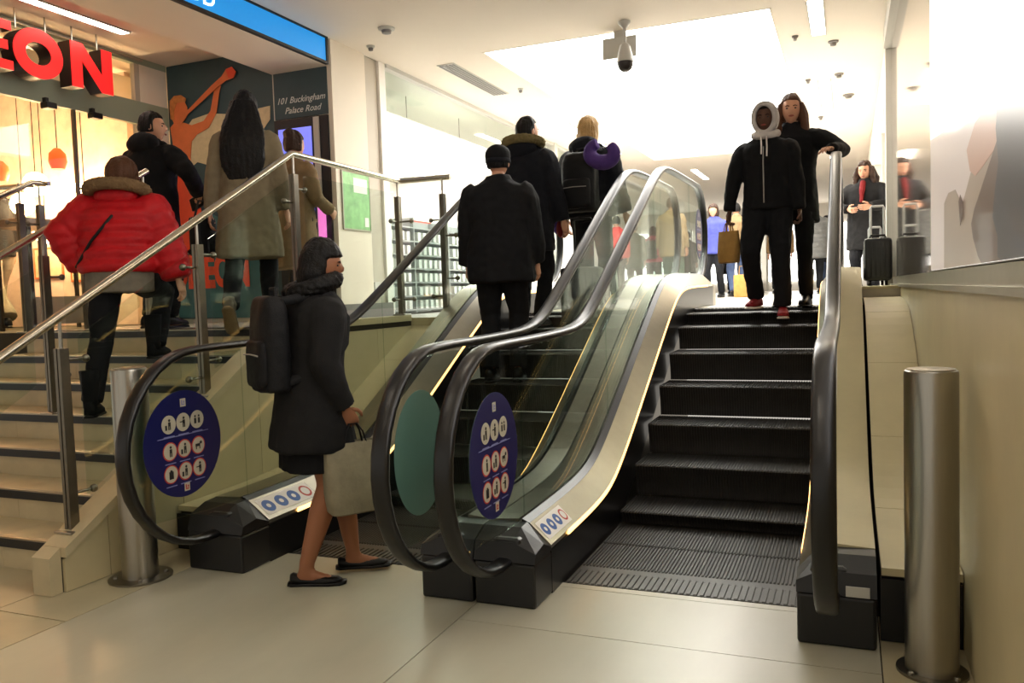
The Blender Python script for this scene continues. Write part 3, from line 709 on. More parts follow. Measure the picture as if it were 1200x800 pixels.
# infill slopes beside the escalators
t = thing('stone_infill', 'sloping cream stone strip between the escalator and the tan wall', 'cladding', (.25, 3.5, 0))
yb = [3.42, 4.2, 4.9, 5.6, 6.3, 7.4]
def iz(y): return .285+prof(y, 4.45, .54, 1.0, .4)
for a, b_ in zip(yb[:-1], yb[1:]):
    yy = [a+.002+(b_-a-.004)*k/6 for k in range(7)]
    mesh_obj('stone_panel', extr([(y, iz(y)-.03) for y in yy]+[(y, iz(y)) for y in yy[::-1]], 'x', .108, .388), 'stone_wall', t)
mesh_obj('kick_board', box(.105, .389, 3.44, 3.46, .003, .25), 'black_panel', t)
mesh_obj('core', extr([(3.47, 0)]+[(y, iz(y)-.032) for y in [3.47+.2*k for k in range(20)]]+[(7.27, 0)], 'x', .108, .388), 'joint', t)
t = thing('end_ledge', 'grey low ledge box at the head of the stone strip', 'ledge', (.3, 8.2, UF))
mesh_obj('plinth', box(.10, .39, 7.42, 8.83, UF, UF+.13), 'pillar_grey', t)
mesh_obj('ledge_top', box(.095, .392, 7.41, 8.84, UF+.131, UF+.15), 'stone_wall', t)
t = thing('stone_infill', 'sloping cream stone strip between the staircase kerb and escalator', 'cladding', (-3.42, 3.6, 0))
yb = [3.6, 4.4, 5.2, 5.9, 6.44]
def iz2(y): return .24+prof(y, 4.63, .55, UF, .3)*.93
for a, b_ in zip(yb[:-1], yb[1:]):
    yy = [a+.002+(b_-a-.004)*k/6 for k in range(7)]
    mesh_obj('stone_panel', extr([(y, iz2(y)-.03) for y in yy]+[(y, iz2(y)) for y in yy[::-1]], 'x', -3.582, -3.263), 'stone_wall', t)
mesh_obj('core', extr([(3.62, 0)]+[(y, iz2(y)-.032) for y in [3.62+.2*k for k in range(15)]]+[(6.42, 0)], 'x', -3.58, -3.265), 'joint', t)
mesh_obj('kick_board', box(-3.58, -3.264, 3.585, 3.60, .003, .205), 'black_panel', t)

# bollards
for lab, x, y in (('brushed steel bollard standing by the tan wall at the escalator', .265, 3.22), ('brushed steel bollard behind the newel between stairs and escalator', -3.40, 3.14)):
    t = thing('bollard', lab, 'bollard', (x, y, 0))
    mesh_obj('column', lathe([(.088, .012), (.088, 1.072), (.086, 1.082), (.080, 1.086)], (x, y, 0), 40), 'steel', t, True)
    mesh_obj('top_cap', lathe([(.079, 1.0862), (.079, 1.089), (.07, 1.090)], (x, y, 0), 32), 'steel_soft', t, True)
    b = mesh_obj('base_plate', lathe([(.155 if x < 0 else .118, .001), (.155 if x < 0 else .118, .010), (.15 if x < 0 else .114, .0118)], (x, y, 0), 32), 'steel_dark', t, True)
    for k in range(4):
        a = PI/4+PI/2*k; rr = .12 if x < 0 else .103
        mesh_obj('bolt', lathe([(.011, .012), (.011, .02), (.006, .023)], (x+rr*math.cos(a), y+rr*math.sin(a), 0), 8), 'steel', b)

# ------------------------------------------------------------------ safety signs on the glass
def sgn(label, xg, yc, zc, r, rz_, s=1, blank=False):
    """round blue sticker on glass plane x, print facing +x (s=1)"""
    t = thing('safety_sign', label, 'sign', (xg, yc, zc-rz_))
    def disc(name, y, z, ry, rz2, d0, d1, m, par, n=32):
        return mesh_obj(name, extr([(y+ry*math.cos(2*PI*k/n), z+rz2*math.sin(2*PI*k/n)) for k in range(n)], 'x', xg+s*d0, xg+s*d1), m, par)
    disc('backing', yc, zc, r, rz_, .0062, .0068, 'sign_back', t, 48)
    if blank:
        return
    disc('field', yc, zc, r, rz_, .007, .0085, 'sign_blue', t, 48)
    u = r/.26; tilt = -.0
    def P(a, b_): return yc+a*u, zc+b_*u*rz_/r
    for row, b_ in enumerate((.105, -.025, -.135)):
        for col, a in enumerate((-.095, 0, .095)):
            y, z = P(a, b_)
            if row: disc('ring', y, z, .047*u, .047*u, .0087, .0092, 'sign_red', t, 24)
            d = disc('pictogram', y, z, (.041 if row else .046)*u, (.041 if row else .046)*u, .0094, .0100, 'sign_white', t, 24)
            q = (row*3+col)
            mk = []
            def blk(a0, a1, b0, b1): mk.append(extr([(y+a0*u, z+b0*u), (y+a1*u, z+b0*u), (y+a1*u, z+b1*u), (y+a0*u, z+b1*u)], 'x', xg+s*.0102, xg+s*.0106))
            def dot(a0, b0, rr): mk.append(extr([(y+a0*u+rr*u*math.cos(2*PI*k/10), z+b0*u+rr*u*math.sin(2*PI*k/10)) for k in range(10)], 'x', xg+s*.0102, xg+s*.0106))
            if q == 2: blk(-.02, -.006, -.02, .008); blk(.006, .02, -.02, .008); dot(-.013, .017, .006); dot(.013, .017, .006)
            elif q == 6: blk(-.014, .014, -.024, .014); blk(-.007, .007, .014, .021)
            elif q == 5: blk(-.02, .012, -.006, .008); blk(-.018, -.012, -.02, -.006); blk(.006, .012, -.02, -.006); dot(.018, .012, .008)
            else:
                dot(.004, .021, .007); blk(-.004, .012, -.008, .012); blk(-.004, .003, -.026, -.008); blk(.006, .012, -.026, -.008)
                if q in (0, 4, 7): blk(-.024, -.012, -.026, -.002)
                if q in (1, 8): blk(-.022, -.004, .0, .005)
            mesh_obj('symbol', join(*mk), 'sign_black', d)
        if row < 2:
            y, z = P(0, (.042, -.078)[row])
            mesh_obj('rule', box(min(xg+s*.0087, xg+s*.0093), max(xg+s*.0087, xg+s*.0093), y-.17*u, y+.17*u, z-.0018, z+.0018), 'sign_line' if row == 0 else 'sign_red', t) if row == 0 else None
        for a in (-.095, 0, .095):
            y, z = P(a, b_-.058)
            mesh_obj('caption', box(min(xg+s*.0087, xg+s*.0091), max(xg+s*.0087, xg+s*.0091), y-.035*u, y+.035*u, z-.003, z+.002), 'sign_line', t)
    for b_, m in ((.20, 'sign_white'), (-.215, 'sign_red')):
        y, z = P(0.005, b_)
        d = mesh_obj('emblem', box(min(xg+s*.0087, xg+s*.0095), max(xg+s*.0087, xg+s*.0095), y-.018, y+.018, z-.02, z+.02), 'sign_white', t)
        mesh_obj('symbol', join(box(min(xg+s*.0097, xg+s*.0101), max(xg+s*.0097, xg+s*.0101), y-.011, y+.011, z-.012, z-.006), box(min(xg+s*.0097, xg+s*.0101), max(xg+s*.0097, xg+s*.0101), y-.011, y-.004, z-.005, z+.013), box(min(xg+s*.0097, xg+s*.0101), max(xg+s*.0097, xg+s*.0101), y+.002, y+.011, z-.002, z+.008)), m if m == 'sign_red' else 'sign_line', d)
sgn('round blue safety sign on the newel glass next to the steel bollard and stairs', -3.08, 3.15, .71, .258, .265)
sgn('round blue safety sign on the newel glass of the escalator with bare steps', -1.44, 3.26, .70, .262, .275)
sgn('round grey-green back of a sticker on the newel glass between the escalators', -1.72, 3.11, .73, .228, .27, 1, True)
sgn('round blue safety sign on the glass at the head of the centre balustrade', -1.44, 8.72, UF+.74, .20, .26, 1)
# sticker strips on the lower decks
def strip(label, xa, za, xb, zb, y0, y1, s):
    t = thing('deck_sticker', label, 'sticker', (xa, y0, za))
    L = Vector((xb-xa, 0, zb-za)); L.normalize(); nrm = Vector((-L.z*0, 0, 1)); nrm = Vector((L.z*-1, 0, L.x)); nrm = nrm if nrm.z > 0 else -nrm
    W = math.hypot(xb-xa, zb-za)
    def Q(a, y, d): p = Vector((xa, y, za+prof(y)))+L*a*W+nrm*d; return tuple(p)
    def quad(name, a0, a1, ya, yb_, d, m, par): return mesh_obj(name, ([Q(a0, ya, d), Q(a1, ya, d), Q(a1, yb_, d), Q(a0, yb_, d)], [(0, 1, 2, 3)]), m, par)
    quad('plate', .12, .9, y0, y1, .0014, 'paper', t)
    for k in range(4):
        yc = y0+(y1-y0)*(k+.5)/4; rr = (y1-y0)/8*.8
        n = 20; pts = [Q(.5+rr*math.cos(2*PI*i/n)/W, yc+rr*math.sin(2*PI*i/n), .0024) for i in range(n)]
        d = mesh_obj('pictogram', (pts, [tuple(range(n))]), 'sign_red' if k == 3 else 'blue_print', t)
        rr *= .7 if k == 3 else .35
        pts = [Q(.5+rr*math.cos(2*PI*i/n)/W, yc+rr*math.sin(2*PI*i/n), .0034) for i in range(n)]
        mesh_obj('symbol', (pts, [tuple(range(n))]), 'paper', d)
mat('blue_print', (52, 92, 160), .5)
strip('white sticker strip with blue and red round pictograms on the stair-side escalator deck', -2.906, .226, -3.03, .316, 3.58, 4.02, 1)
strip('white sticker strip with round pictograms on the centre escalator deck', -1.296, .226, -1.39, .316, 3.58, 3.92, -1)
tag(mesh_obj('rating_plate', box(-.02, .065, 3.322, 3.329, .205, .245, .001), 'bulk_grey'), 'small grey rating label on the black newel plinth by the wall', 'label')
# ------------------------------------------------------------------ people
for n, c, r, bp, bs in (('skin', (196, 146, 118), .5, 0, 1), ('skin_leg', (150, 100, 72), .45, 0, 1), ('skin_dark', (92, 66, 54), .5, 0, 1),
                ('cloth_black', (22, 22, 25), .85, .25, 220), ('cloth_navy', (26, 28, 36), .85, .25, 220), ('cloth_charcoal', (38, 37, 37), .9, .3, 240),
                ('denim_dark', (24, 25, 30), .85, .2, 200), ('puffer_red', (178, 22, 30), .5, .2, 60), ('knit_grey', (118, 112, 100), .9, .4, 200),
                ('coat_taupe', (122, 110, 88), .85, .3, 160), ('coat_tan', (128, 106, 76), .85, .3, 160), ('puffer_grey', (92, 92, 90), .6, .2, 80),
                ('fur_brown', (120, 96, 68), .95, .9, 90), ('fur_olive', (112, 100, 66), .95, .9, 90), ('hair_black', (18, 15, 14), .5, .5, 120),
                ('hair_brown', (84, 54, 36), .5, .5, 120), ('hair_dark_brown', (58, 40, 30), .5, .5, 120), ('hair_blond', (176, 142, 92), .5, .5, 120),
                ('hoodie_grey', (190, 184, 180), .9, .3, 160), ('sneaker_red', (128, 24, 32), .6, .1, 80), ('sole_white', (214, 206, 200), .6, 0, 1),
                ('leather_black', (16, 15, 16), .35, .1, 100), ('boot_grey', (92, 84, 70), .7, .2, 80), ('bag_grey', (142, 134, 112), .75, .3, 60),
                ('bag_black', (24, 24, 26), .6, .3, 160), ('kraft', (158, 122, 66), .8, .15, 60), ('pillow_purple', (74, 52, 112), .9, .4, 200),
                ('scarf_red', (112, 24, 26), .8, .3, 160), ('coat_blue', (66, 72, 140), .8, .2, 160), ('coat_pink', (214, 58, 96), .7, .2, 100),
                ('coat_green', (66, 84, 72), .8, .2, 160), ('coat_red', (190, 44, 48), .8, .2, 100), ('jean_blue', (66, 80, 110), .85, .2, 160), ('trouser_grey', (128, 122, 110), .85, .3, 160),
                ('lip', (150, 80, 70), .5, 0, 1), ('eye_dark', (24, 18, 16), .3, 0, 1), ('brow', (46, 34, 28), .8, 0, 1), ('suitcase', (24, 25, 27), .4, .1, 60), ('suitcase_handle', (196, 196, 196), .35, 0, 1),
                ('box_card', (150, 120, 80), .8, .1, 40), ('zip', (150, 146, 140), .4, 0, 1), ('phone', (14, 14, 16), .2, 0, 1)):
    dk = .72 if (n.startswith('cloth') or n in ('denim_dark', 'bag_black', 'leather_black', 'hair_black')) else 1
    mat(n, tuple(v*dk for v in c), r, var=.14 if bp else 0, scale=14, bump=bp, bscale=bs, spec=.5 if n in ('suitcase', 'eye_dark', 'phone') else .22)
tmp_scene = bpy.data.scenes.new('workbench')
def remesh(vf, voxel, wr=0., wf=9., smooth=2, seed=0.):
    me = bpy.data.meshes.new('m'); me.from_pydata([tuple(map(float, p)) for p in vf[0]], [], vf[1]); me.update()
    bm = bmesh.new(); bm.from_mesh(me); bmesh.ops.recalc_face_normals(bm, faces=bm.faces); bm.to_mesh(me); bm.free()
    o = bpy.data.objects.new('m', me); tmp_scene.collection.objects.link(o)
    md = o.modifiers.new('r', 'REMESH'); md.mode = 'VOXEL'; md.voxel_size = voxel
    if smooth: sm = o.modifiers.new('s', 'SMOOTH'); sm.iterations = smooth; sm.factor = .5
    tmp_scene.view_layers[0].update(); dg = tmp_scene.view_layers[0].depsgraph
    r = bpy.data.meshes.new_from_object(o.evaluated_get(dg))
    bpy.data.objects.remove(o); bpy.data.meshes.remove(me)
    V = [v.co.copy() for v in r.vertices]; N = [v.normal.copy() for v in r.vertices]
    if wr:
        sv = Vector((seed, seed*1.7, 0))
        V = [p+n*(wr*noise.noise(Vector((p.x*wf, p.y*wf, p.z*wf*.55))+sv)+.4*wr*noise.noise(p*wf*2.4+sv)) for p, n in zip(V, N)]
    out = [tuple(p) for p in V], [tuple(p.vertices) for p in r.polygons]
    bpy.data.meshes.remove(r)
    return out
def ik(a, t, l1, l2, pole):
    a, t, pole = Vector(a), Vector(t), Vector(pole); d = t-a; L = d.length
    if L > (l1+l2)*.995: d = d*((l1+l2)*.995/L); L = d.length; t = a+d
    u = d.normalized(); x = (l1*l1-l2*l2+L*L)/(2*L); h = math.sqrt(max(0, l1*l1-x*x))
    p = pole-u*pole.dot(u); p.normalize()
    return a+u*x+p*h, t
def hand_vf(w, d, nrm, side, s=1., curl=.5):
    """w wrist, d forearm direction, nrm palm normal (fingers curl towards it), thumb on +side*cross"""
    d = Vector(d).normalized(); nrm = Vector(nrm); nrm = (nrm-d*nrm.dot(d)).normalized(); b = d.cross(nrm)*side; w = Vector(w)
    P = []
    rs = []
    for t_, hw, ht in ((-.02, .022, .018), (.0, .024, .017), (.03, .036, .015), (.065, .040, .013), (.088, .038, .011)):
        c = w+d*t_*s; rs.append([tuple(c+b*hw*s*math.cos(2*PI*k/10)+nrm*ht*s*math.sin(2*PI*k/10)) for k in range(10)])
    P.append(rings(rs))
    for i, (o, L, r) in enumerate(((.028, .070, .0085), (.010, .078, .009), (-.009, .073, .0085), (-.027, .056, .0075))):
        p = w+d*.080*s+b*o*s; a = 0; pts = [tuple(p)]
        for k, f in enumerate((.45, .32, .25)):
            a += curl*(.7, 1.0, .8)[k]; q = d*math.cos(a)+nrm*math.sin(a); p = p+q*L*f*s; pts.append(tuple(p))
        P.append(tube(pts, [r*s, r*.97*s, r*.9*s, r*.65*s], 6))
    p = w+d*.018*s+b*.026*s; pts = [tuple(p)]
    for q, L in (((d*.6+b*.75+nrm*.25), .034), ((d*.85+b*.35+nrm*.45), .030), ((d*.85+nrm*.5), .024)):
        p = p+q.normalized()*L*s; pts.append(tuple(p))
    P.append(tube(pts, [.012*s, .0105*s, .0095*s, .007*s], 6))
    return join(*P)
def head_vf(s=1., nu=28, nv=20):
    v, f = ball((0, 0, 0), 1, nu, nv); out = []
    for x, y, z in v:
        X, Y, Z = x*.074, y*.093, z*.118
        if z < -.1:
            k = min(1, (-.1-z)/.9); X *= 1-.34*k**1.2; Y = Y*(1-.22*k)+.018*k*(1 if y > -.2 else .4)
        if z > .2: Y *= 1.02; Y -= .006*(z-.2)
        if y > .35:
            fr = (y-.35)/.65
            Y += .022*math.exp(-(x/.16)**2-((z+.12)/.15)**2)*fr           # nose
            Y += .010*math.exp(-(x/.14)**2-((z-.04)/.14)**2)*fr
            Y -= .008*(math.exp(-((abs(x)-.40)/.17)**2-((z-.06)/.12)**2))*fr # sockets
            Y += .006*math.exp(-(x/.30)**2-((z+.46)/.09)**2)*fr            # lips
            Y += .007*math.exp(-(x/.28)**2-((z+.80)/.14)**2)               # chin
        out.append((X*s, Y*s, Z*s))
    ears = []
    for q in (-1, 1):
        ears.append(([(p[0]*s, p[1]*s, p[2]*s) for p in ball((q*.075, -.008, -.008), (.010, .019, .032), 8, 8)[0]], ball((0, 0, 0), 1, 8, 8)[1]))
    return join((out, f), *ears)
def rotz(vf, a, c=(0, 0, 0), pitch=0., roll=0.):
    return move(vf, Matrix.Translation(c) @ Matrix.Rotation(a, 4, 'Z') @ Matrix.Rotation(pitch, 4, 'X') @ Matrix.Rotation(roll, 4, 'Y'))

class Person: pass
def person(label, loc, yaw, h=1.70, feet=((-.10, 0, 0), (.10, 0, 0)), toes=(0, 0), heel=(0, 0), lean=.0, slide=(0, 0), drop=0., hands=None, pole=None, head=0., nod=0.,
           skin='skin', coat=None, legs=None, shoes=None, hair=None, face=False, twist=0., group=None, palm=None, curl=.5, headtilt=0., seed=0., detail=1.):
    s = h/1.70; vox = .013/detail
    P = Person(); t = bpy.data.objects.new('person', None); C.objects.link(t); t.location = loc; t.rotation_euler = (0, 0, math.radians(yaw)); t['local_frame'] = 1
    tag(t, label, 'person', group); P.root = t; P.s = s
    pel = Vector((slide[0], slide[1], (.93-drop)*s))
    N = pel+Vector((0, lean, .50*s))
    ct, st = math.cos(twist), math.sin(twist)
    sh = [N+Vector((q*.165*s*ct, q*.165*s*st, -.055*s)) for q in (-1, 1)]
    hip = [pel+Vector((q*.088*s, 0, -.03*s)) for q in (-1, 1)]
    ank = [Vector((f[0], f[1], f[2]))+Vector((0, 0, .085*s)) for f in feet]
    for i in (0, 1):
        if heel[i]: ank[i] += Vector((-math.sin(math.radians(toes[i]))*.10*math.sin(heel[i]), math.cos(math.radians(toes[i]))*.04*math.sin(heel[i]), .10*math.sin(heel[i])))*s
    knee = []
    for i in (0, 1):
        k, a = ik(hip[i], ank[i], .425*s, .415*s, (.1*(2*i-1), 1, 0)); knee.append(k); ank[i] = a
    hands = hands or ((-.24, .06, .80), (.24, .06, .80))
    pole = pole or ((-.4, -1, 0), (.4, -1, 0))
    el, wr = [], []
    for i in (0, 1):
        e, w = ik(sh[i], Vector(hands[i])*s, .285*s, .255*s, pole[i]); el.append(e); wr.append(w)
    hc = N+Vector((0, .035*s+lean*.15, .158*s)); P.hc = hc; P.N = N; P.pel = pel; P.sh, P.el, P.wr, P.hip, P.knee, P.ank = sh, el, wr, hip, knee, ank
    HY = math.radians(head); P.HY = HY
    def ty(z):      # torso centre line
        k = max(0, min(1, (z*s-pel.z)/(.5*s))); return pel.x, pel.y+lean*k
    P.ty = ty
    # body
    tr = [ring_h(*ty(z), z*s, rx*s, ry*s, 16) for z, rx, ry in ((.84-drop/s, .13, .09), (.93-drop/s, .155, .105), (1.08-drop/s, .13, .09), (1.25-drop/s, .15, .10), (1.36-drop/s, .16, .085), (1.42-drop/s, .09, .06))]
    parts = [rings(tr), tube([N+Vector((0, -.01, -.03)), N+Vector((0, .012, .05*s)), hc+Vector((0, -.01, -.05*s))], [.055*s, .05*s, .05*s], 10)]
    for i in (0, 1):
        parts.append(tube([hip[i], hip[i].lerp(knee[i], .5), knee[i], knee[i].lerp(ank[i], .3), knee[i].lerp(ank[i], .7), ank[i], ank[i]-Vector((0, 0, .03*s))], [x*s*(.78 if legs and legs.get('kind', 'trousers') == 'trousers' else 1) for x in (.092, .080, .060, .064, .050, .037, .036)], 12))
        parts.append(tube([sh[i], sh[i].lerp(el[i], .5), el[i], el[i].lerp(wr[i], .4), wr[i]], [x*s for x in (.052, .045, .038, .038, .026)], 10))
        fd = Vector((-math.sin(math.radians(toes[i])), math.cos(math.radians(toes[i])), 0)); b0 = ank[i]-Vector((0, 0, .05*s))
        parts.append(tube([b0-fd*.045*s, b0+fd*.03*s, b0+fd*.13*s-Vector((0, 0, .015*s))*(1 if not heel[i] else 1.5)], [.028*s, .034*s, .026*s], 10))
    body = remesh(join(*parts), .018*s)
    hs = []
    for i in (0, 1):
        d = wr[i]-el[i]; q = (palm[i] if palm else Vector((-(2*i-1), .25, 0)))
        hs.append(hand_vf(wr[i], d, q, 1 if i else -1, s, curl if not isinstance(curl, tuple) else curl[i]))
    hd = rotz(head_vf(s), HY, hc, math.radians(nod), math.radians(headtilt))
    bo = mesh_obj('body', join(body, hd, *hs), skin, t, 'all'); P.body = bo
    def onhead(name, vf, m, par=t): return mesh_obj(name, rotz(([tuple(c*s for c in p) for p in vf[0]], vf[1]), HY, hc, math.radians(nod), math.radians(headtilt)), m, par, 'all')
    P.onhead = onhead
    if face:
        for q in (-1, 1):
            onhead('eye', ball((q*.030, .0795, .006), (.012, .006, .006), 10, 6), 'eye_dark', bo)
            onhead('eyebrow', tube([(q*.014, .090, .022), (q*.03, .0885, .027), (q*.046, .079, .022)], [.0035, .004, .0025], 6), 'brow', bo)
        onhead('lips', ball((0, .0965, -.054), (.022, .006, .008), 10, 6), 'lip', bo)
    # trousers / skirt
    if legs and legs.get('kind', 'trousers') == 'trousers':
        w = legs.get('w', 1.); pr = [rings([ring_h(*ty(z), z*s, rx*s*w**.5, ry*s, 16) for z, rx, ry in ((.80-drop/s, .12, .10), (.90-drop/s, .165, .125), (1.0-drop/s, .15, .11), (1.06-drop/s, .14, .10))])]
        for i in (0, 1):
            lo = knee[i].lerp(ank[i], legs.get('len', .97))
            pr.append(tube([hip[i]+Vector((0, 0, .03)), hip[i].lerp(knee[i], .45), knee[i], knee[i].lerp(ank[i], .45), lo], [x*s*w for x in (.105, .092, .072, .066, .062*legs.get('cuff', 1))], 14))
        P.trousers = mesh_obj('trousers', remesh(join(*pr), vox, .010*s, 11, 2, seed), legs['m'], t, 'all')
    elif legs and legs['kind'] == 'skirt':
        z0 = legs['hem']
        mesh_obj('skirt', remesh(rings([ring_h(*ty(max(z, .93)), z*s, rx*s, ry*s, 20) for z, rx, ry in ((z0, .205, .165), (z0+.1, .20, .16), (.95, .175, .13), (1.05, .145, .105))]), vox, .006*s, 8, 2, seed), legs['m'], t, 'all')
    # shoes
    if shoes:
        for i in (0, 1):
            a = math.radians(toes[i]); k = heel[i]
            M4 = Matrix.Translation(ank[i]-Vector((0, 0, .085*s))) @ Matrix.Translation((0, 0, .085*s)) @ Matrix.Rotation(a, 4, 'Z') @ Matrix.Rotation(-k, 4, 'X') @ Matrix.Translation((0, 0, -.085*s))
            def S(secs):
                v_ = rings([[(x*wd, y, z0_+(z1_-z0_)*zz) for x, zz in ((-1, .05), (-.9, .55), (-.55, .9), (0, 1), (.55, .9), (.9, .55), (1, .05), (0, 0))] for y, wd, z0_, z1_ in secs])
                return move(([tuple(c*s for c in p) for p in v_[0]], v_[1]), M4)
            q_ = lathe([(.046, .06), (.048, .12), (.054, .22), (.060, shoes.get('h', .30))] if shoes.get('h', .3) > .23 else [(.046, .06), (.048, shoes['h'])], (0, -.02, 0), 14)
            kind = shoes.get('kind', 'shoe')
            if kind == 'boot':
                o = mesh_obj('boot', join(S([(-.075, .026, .014, .09), (-.06, .036, .012, .12), (0, .038, .012, .13), (.06, .041, .012, .095), (.12, .045, .012, .07), (.165, .036, .012, .055), (.185, .018, .014, .04)]),
                             move(([tuple(c*s for c in p) for p in q_[0]], q_[1]), M4)), shoes['m'], t, 'all')
            elif kind == 'flat':
                o = mesh_obj('shoe', S([(-.078, .022, .012, .055), (-.065, .033, .010, .062), (-.02, .033, .010, .045), (.04, .036, .008, .040), (.10, .043, .008, .042), (.155, .036, .008, .036), (.178, .016, .010, .026)]), shoes['m'], t, 'all')
            else:
                o = mesh_obj('shoe', S([(-.085, .026, .022, .085), (-.07, .038, .020, .105), (0, .040, .020, .11), (.06, .043, .020, .085), (.12, .047, .020, .065), (.17, .040, .020, .055), (.195, .02, .022, .045)]), shoes['m'], t, 'all')
            mesh_obj('sole', S([(-.09, .026, 0, .018 if kind != 'shoe' else .024), (-.07, .041, 0, .02), (.0, .041, 0, .02), (.12, .05, 0, .02), (.175, .042, 0, .02), (.20, .02, .002, .02)]), shoes.get('sole', 'leather_black'), o, 'all')
    # coat with sleeves
    if coat:
        lo = coat.get('loose', 1.); hem = coat.get('hem', .80); fl = coat.get('flare', 0.); rib = coat.get('rib', 0); sl = coat.get('sleeve', 1.)
        secs = [(hem, .195+fl, .155+fl), (hem+.015, .20+fl, .16+fl), ((hem+.98)/2, .195+fl*.6, .15+fl*.6), (.98, .19, .145), (1.12, .175, .135), (1.25, .195, .14), (1.35, .20, .13), (1.405, .165, .105), (1.45, .09, .08), (1.49, .07, .07)]
        if hem > .9: secs = [(hem, .185, .145), (hem+.02, .19, .15), (1.12, .185, .14), (1.25, .20, .145), (1.35, .205, .135), (1.405, .165, .105), (1.45, .09, .08), (1.49, .07, .07)]
        zs = [a[0] for a in secs]; nn = int((1.49-hem)/.016); rr = []
        for k in range(nn+1):
            z = hem+(1.49-hem)*k/nn
            rx = float(np.interp(z, zs, [a[1] for a in secs])); ry = float(np.interp(z, zs, [a[2] for a in secs]))
            e = rib*(.024*abs(math.sin(PI*z/.085)) if z < 1.40 else 0)
            rr.append(ring_h(*ty(z-drop/s), (z-drop/s)*s, (rx*lo+e)*s, (ry*lo+e)*s, 24, 2.25, twist*max(0, min(1, (z-.95)/.4))))
        pr = [rings(rr)]
        for i in (0, 1):
            pts = [sh[i]+Vector((-(2*i-1)*.03, 0, -.01)), sh[i]+(el[i]-sh[i])*.12]
            m1 = 9
            for k in range(1, m1): pts.append(sh[i].lerp(el[i], .12+.88*k/m1))
            for k in range(0, m1+1): pts.append(el[i].lerp(wr[i], k/m1*coat.get('cuff', .97)))
            nr = len(pts); rad = []
            for k in range(nr):
                u = k/(nr-1); r0 = float(np.interp(u, [0, .12, .5, .75, 1], [.070, .080, .064, .058, .050]))
                rad.append((r0*lo*sl+rib*.020*abs(math.sin(PI*u*7)))*s)
            pr.append(tube(pts, rad, 14))
        P.coat = mesh_obj(coat.get('name', 'coat'), remesh(join(*pr), vox, coat.get('wr', .012)*s, coat.get('wf', 9), 2, seed+3), coat['m'], t, 'all')
    # hair
    if hair:
        k = hair['kind']; m = hair['m']; cap = []
        def scalp(zlow_back=-.07, zf=.055, g=.012):
            v, f = ball((0, 0, 0), 1, 24, 16); out = []
            for x, y, z in v:
                X, Y, Z = x*(.074+g), y*(.093+g)-.006, z*(.118+g)+.002
                if Y > .02 and Z < zf: Y = .02+(Y-.02)*.15; X *= .97
                if Z < zlow_back: Z = zlow_back-.004*(1-abs(x))
                out.append((X, Y, Z))
            return out, f
        if k == 'short': cap = [scalp(-.045, .06, .010)]
        elif k == 'long':
            L = hair.get('L', .42); W = hair.get('W', 1.)
            rs = []
            for u in [i/12 for i in range(13)]:
                z = .04-(L+.04)*u; wd = float(np.interp(u, [0, .2, .5, .8, 1], [.086, .10, .115, .115, .075]))*(1+(W-1)*min(1, u*3)); dp = float(np.interp(u, [0, .3, .7, 1], [.055, .05, .045, .025]))
                rs.append(ring_h(0, -.060-hair.get('back', .035)*min(1, u*1.9), z, wd, dp, 16))
            cap = [scalp(-.09, .055, .014), rings(rs)]
            if hair.get('front'):
                for q in (-1, 1): cap.append(tube([(q*.075, .02, .05), (q*.093, .028, -.03), (q*.105, .035, -.13), (q*.10, .055, -.24), (q*.095, .06, -.32)], [.022, .03, .036, .034, .014], 10))
        elif k == 'bob': W = hair.get('W', 1.); cap = [scalp(-.10, .05, .02), ball((0, -.035, -.05), (.098*W, .082*W, .105*W), 16, 10)]
        if hair.get('W') and k == 'bob': cap.append(ball((0, -.05, .01), (.094*W, .085*W, .115), 16, 10))
        if k == 'updo': cap = [scalp(-.06, .05, .012), ball((0, -.06, .085), (.055, .05, .05), 12, 8)]
        hv, hf = remesh(join(*cap), .008, hair.get('wr', .006), 22, 1, seed)
        hv2 = []
        for p in hv:
            q = Vector((p[0], p[1]+.01, 0)); q = q.normalized() if q.length > 1e-5 else Vector((0, 0, 1))
            a = math.atan2(p[1]+.01, p[0])
            d = .0055*noise.noise(Vector((math.cos(a)*7, math.sin(a)*7, p[2]*7+seed)))+.004*noise.noise(Vector((math.cos(a)*16, math.sin(a)*16, p[2]*9)))
            hv2.append((p[0]+q.x*d, p[1]+q.y*d, p[2]+.3*d))
        P.hair = onhead('hair', (hv2, hf), m)
    return P
def local_to_world(P, p):
    a = P.root.rotation_euler.z; v = Matrix.Rotation(a, 3, 'Z') @ Vector(p); return v+Vector(P.root.location)
def fur_ring(P, c, rx, ry, r, m, name='fur_trim', tilt=.35, gap=.0, par=None):
    pts = []; n = 28
    for k in range(n):
        a = -PI/2+gap/2+(2*PI-gap)*k/(n-1 if gap else n)
        x, y = rx*math.cos(a), ry*math.sin(a); z = tilt*y
        pts.append((c[0]+x, c[1]+y, c[2]+z))
    v, f = tube(pts, r, 12, True, (0, 0, 1), not gap)
    vf = remesh((v, f), .010)
    out = []
    cc = Vector(c)
    for i, p in enumerate(vf[0]):
        q = Vector(p); d = (q-cc).normalized(); out.append(tuple(q+d*.012*noise.noise(q*70)+d*.006*random.random()))
    return mesh_obj(name, (out, vf[1]), m, par or P.root, 'all')
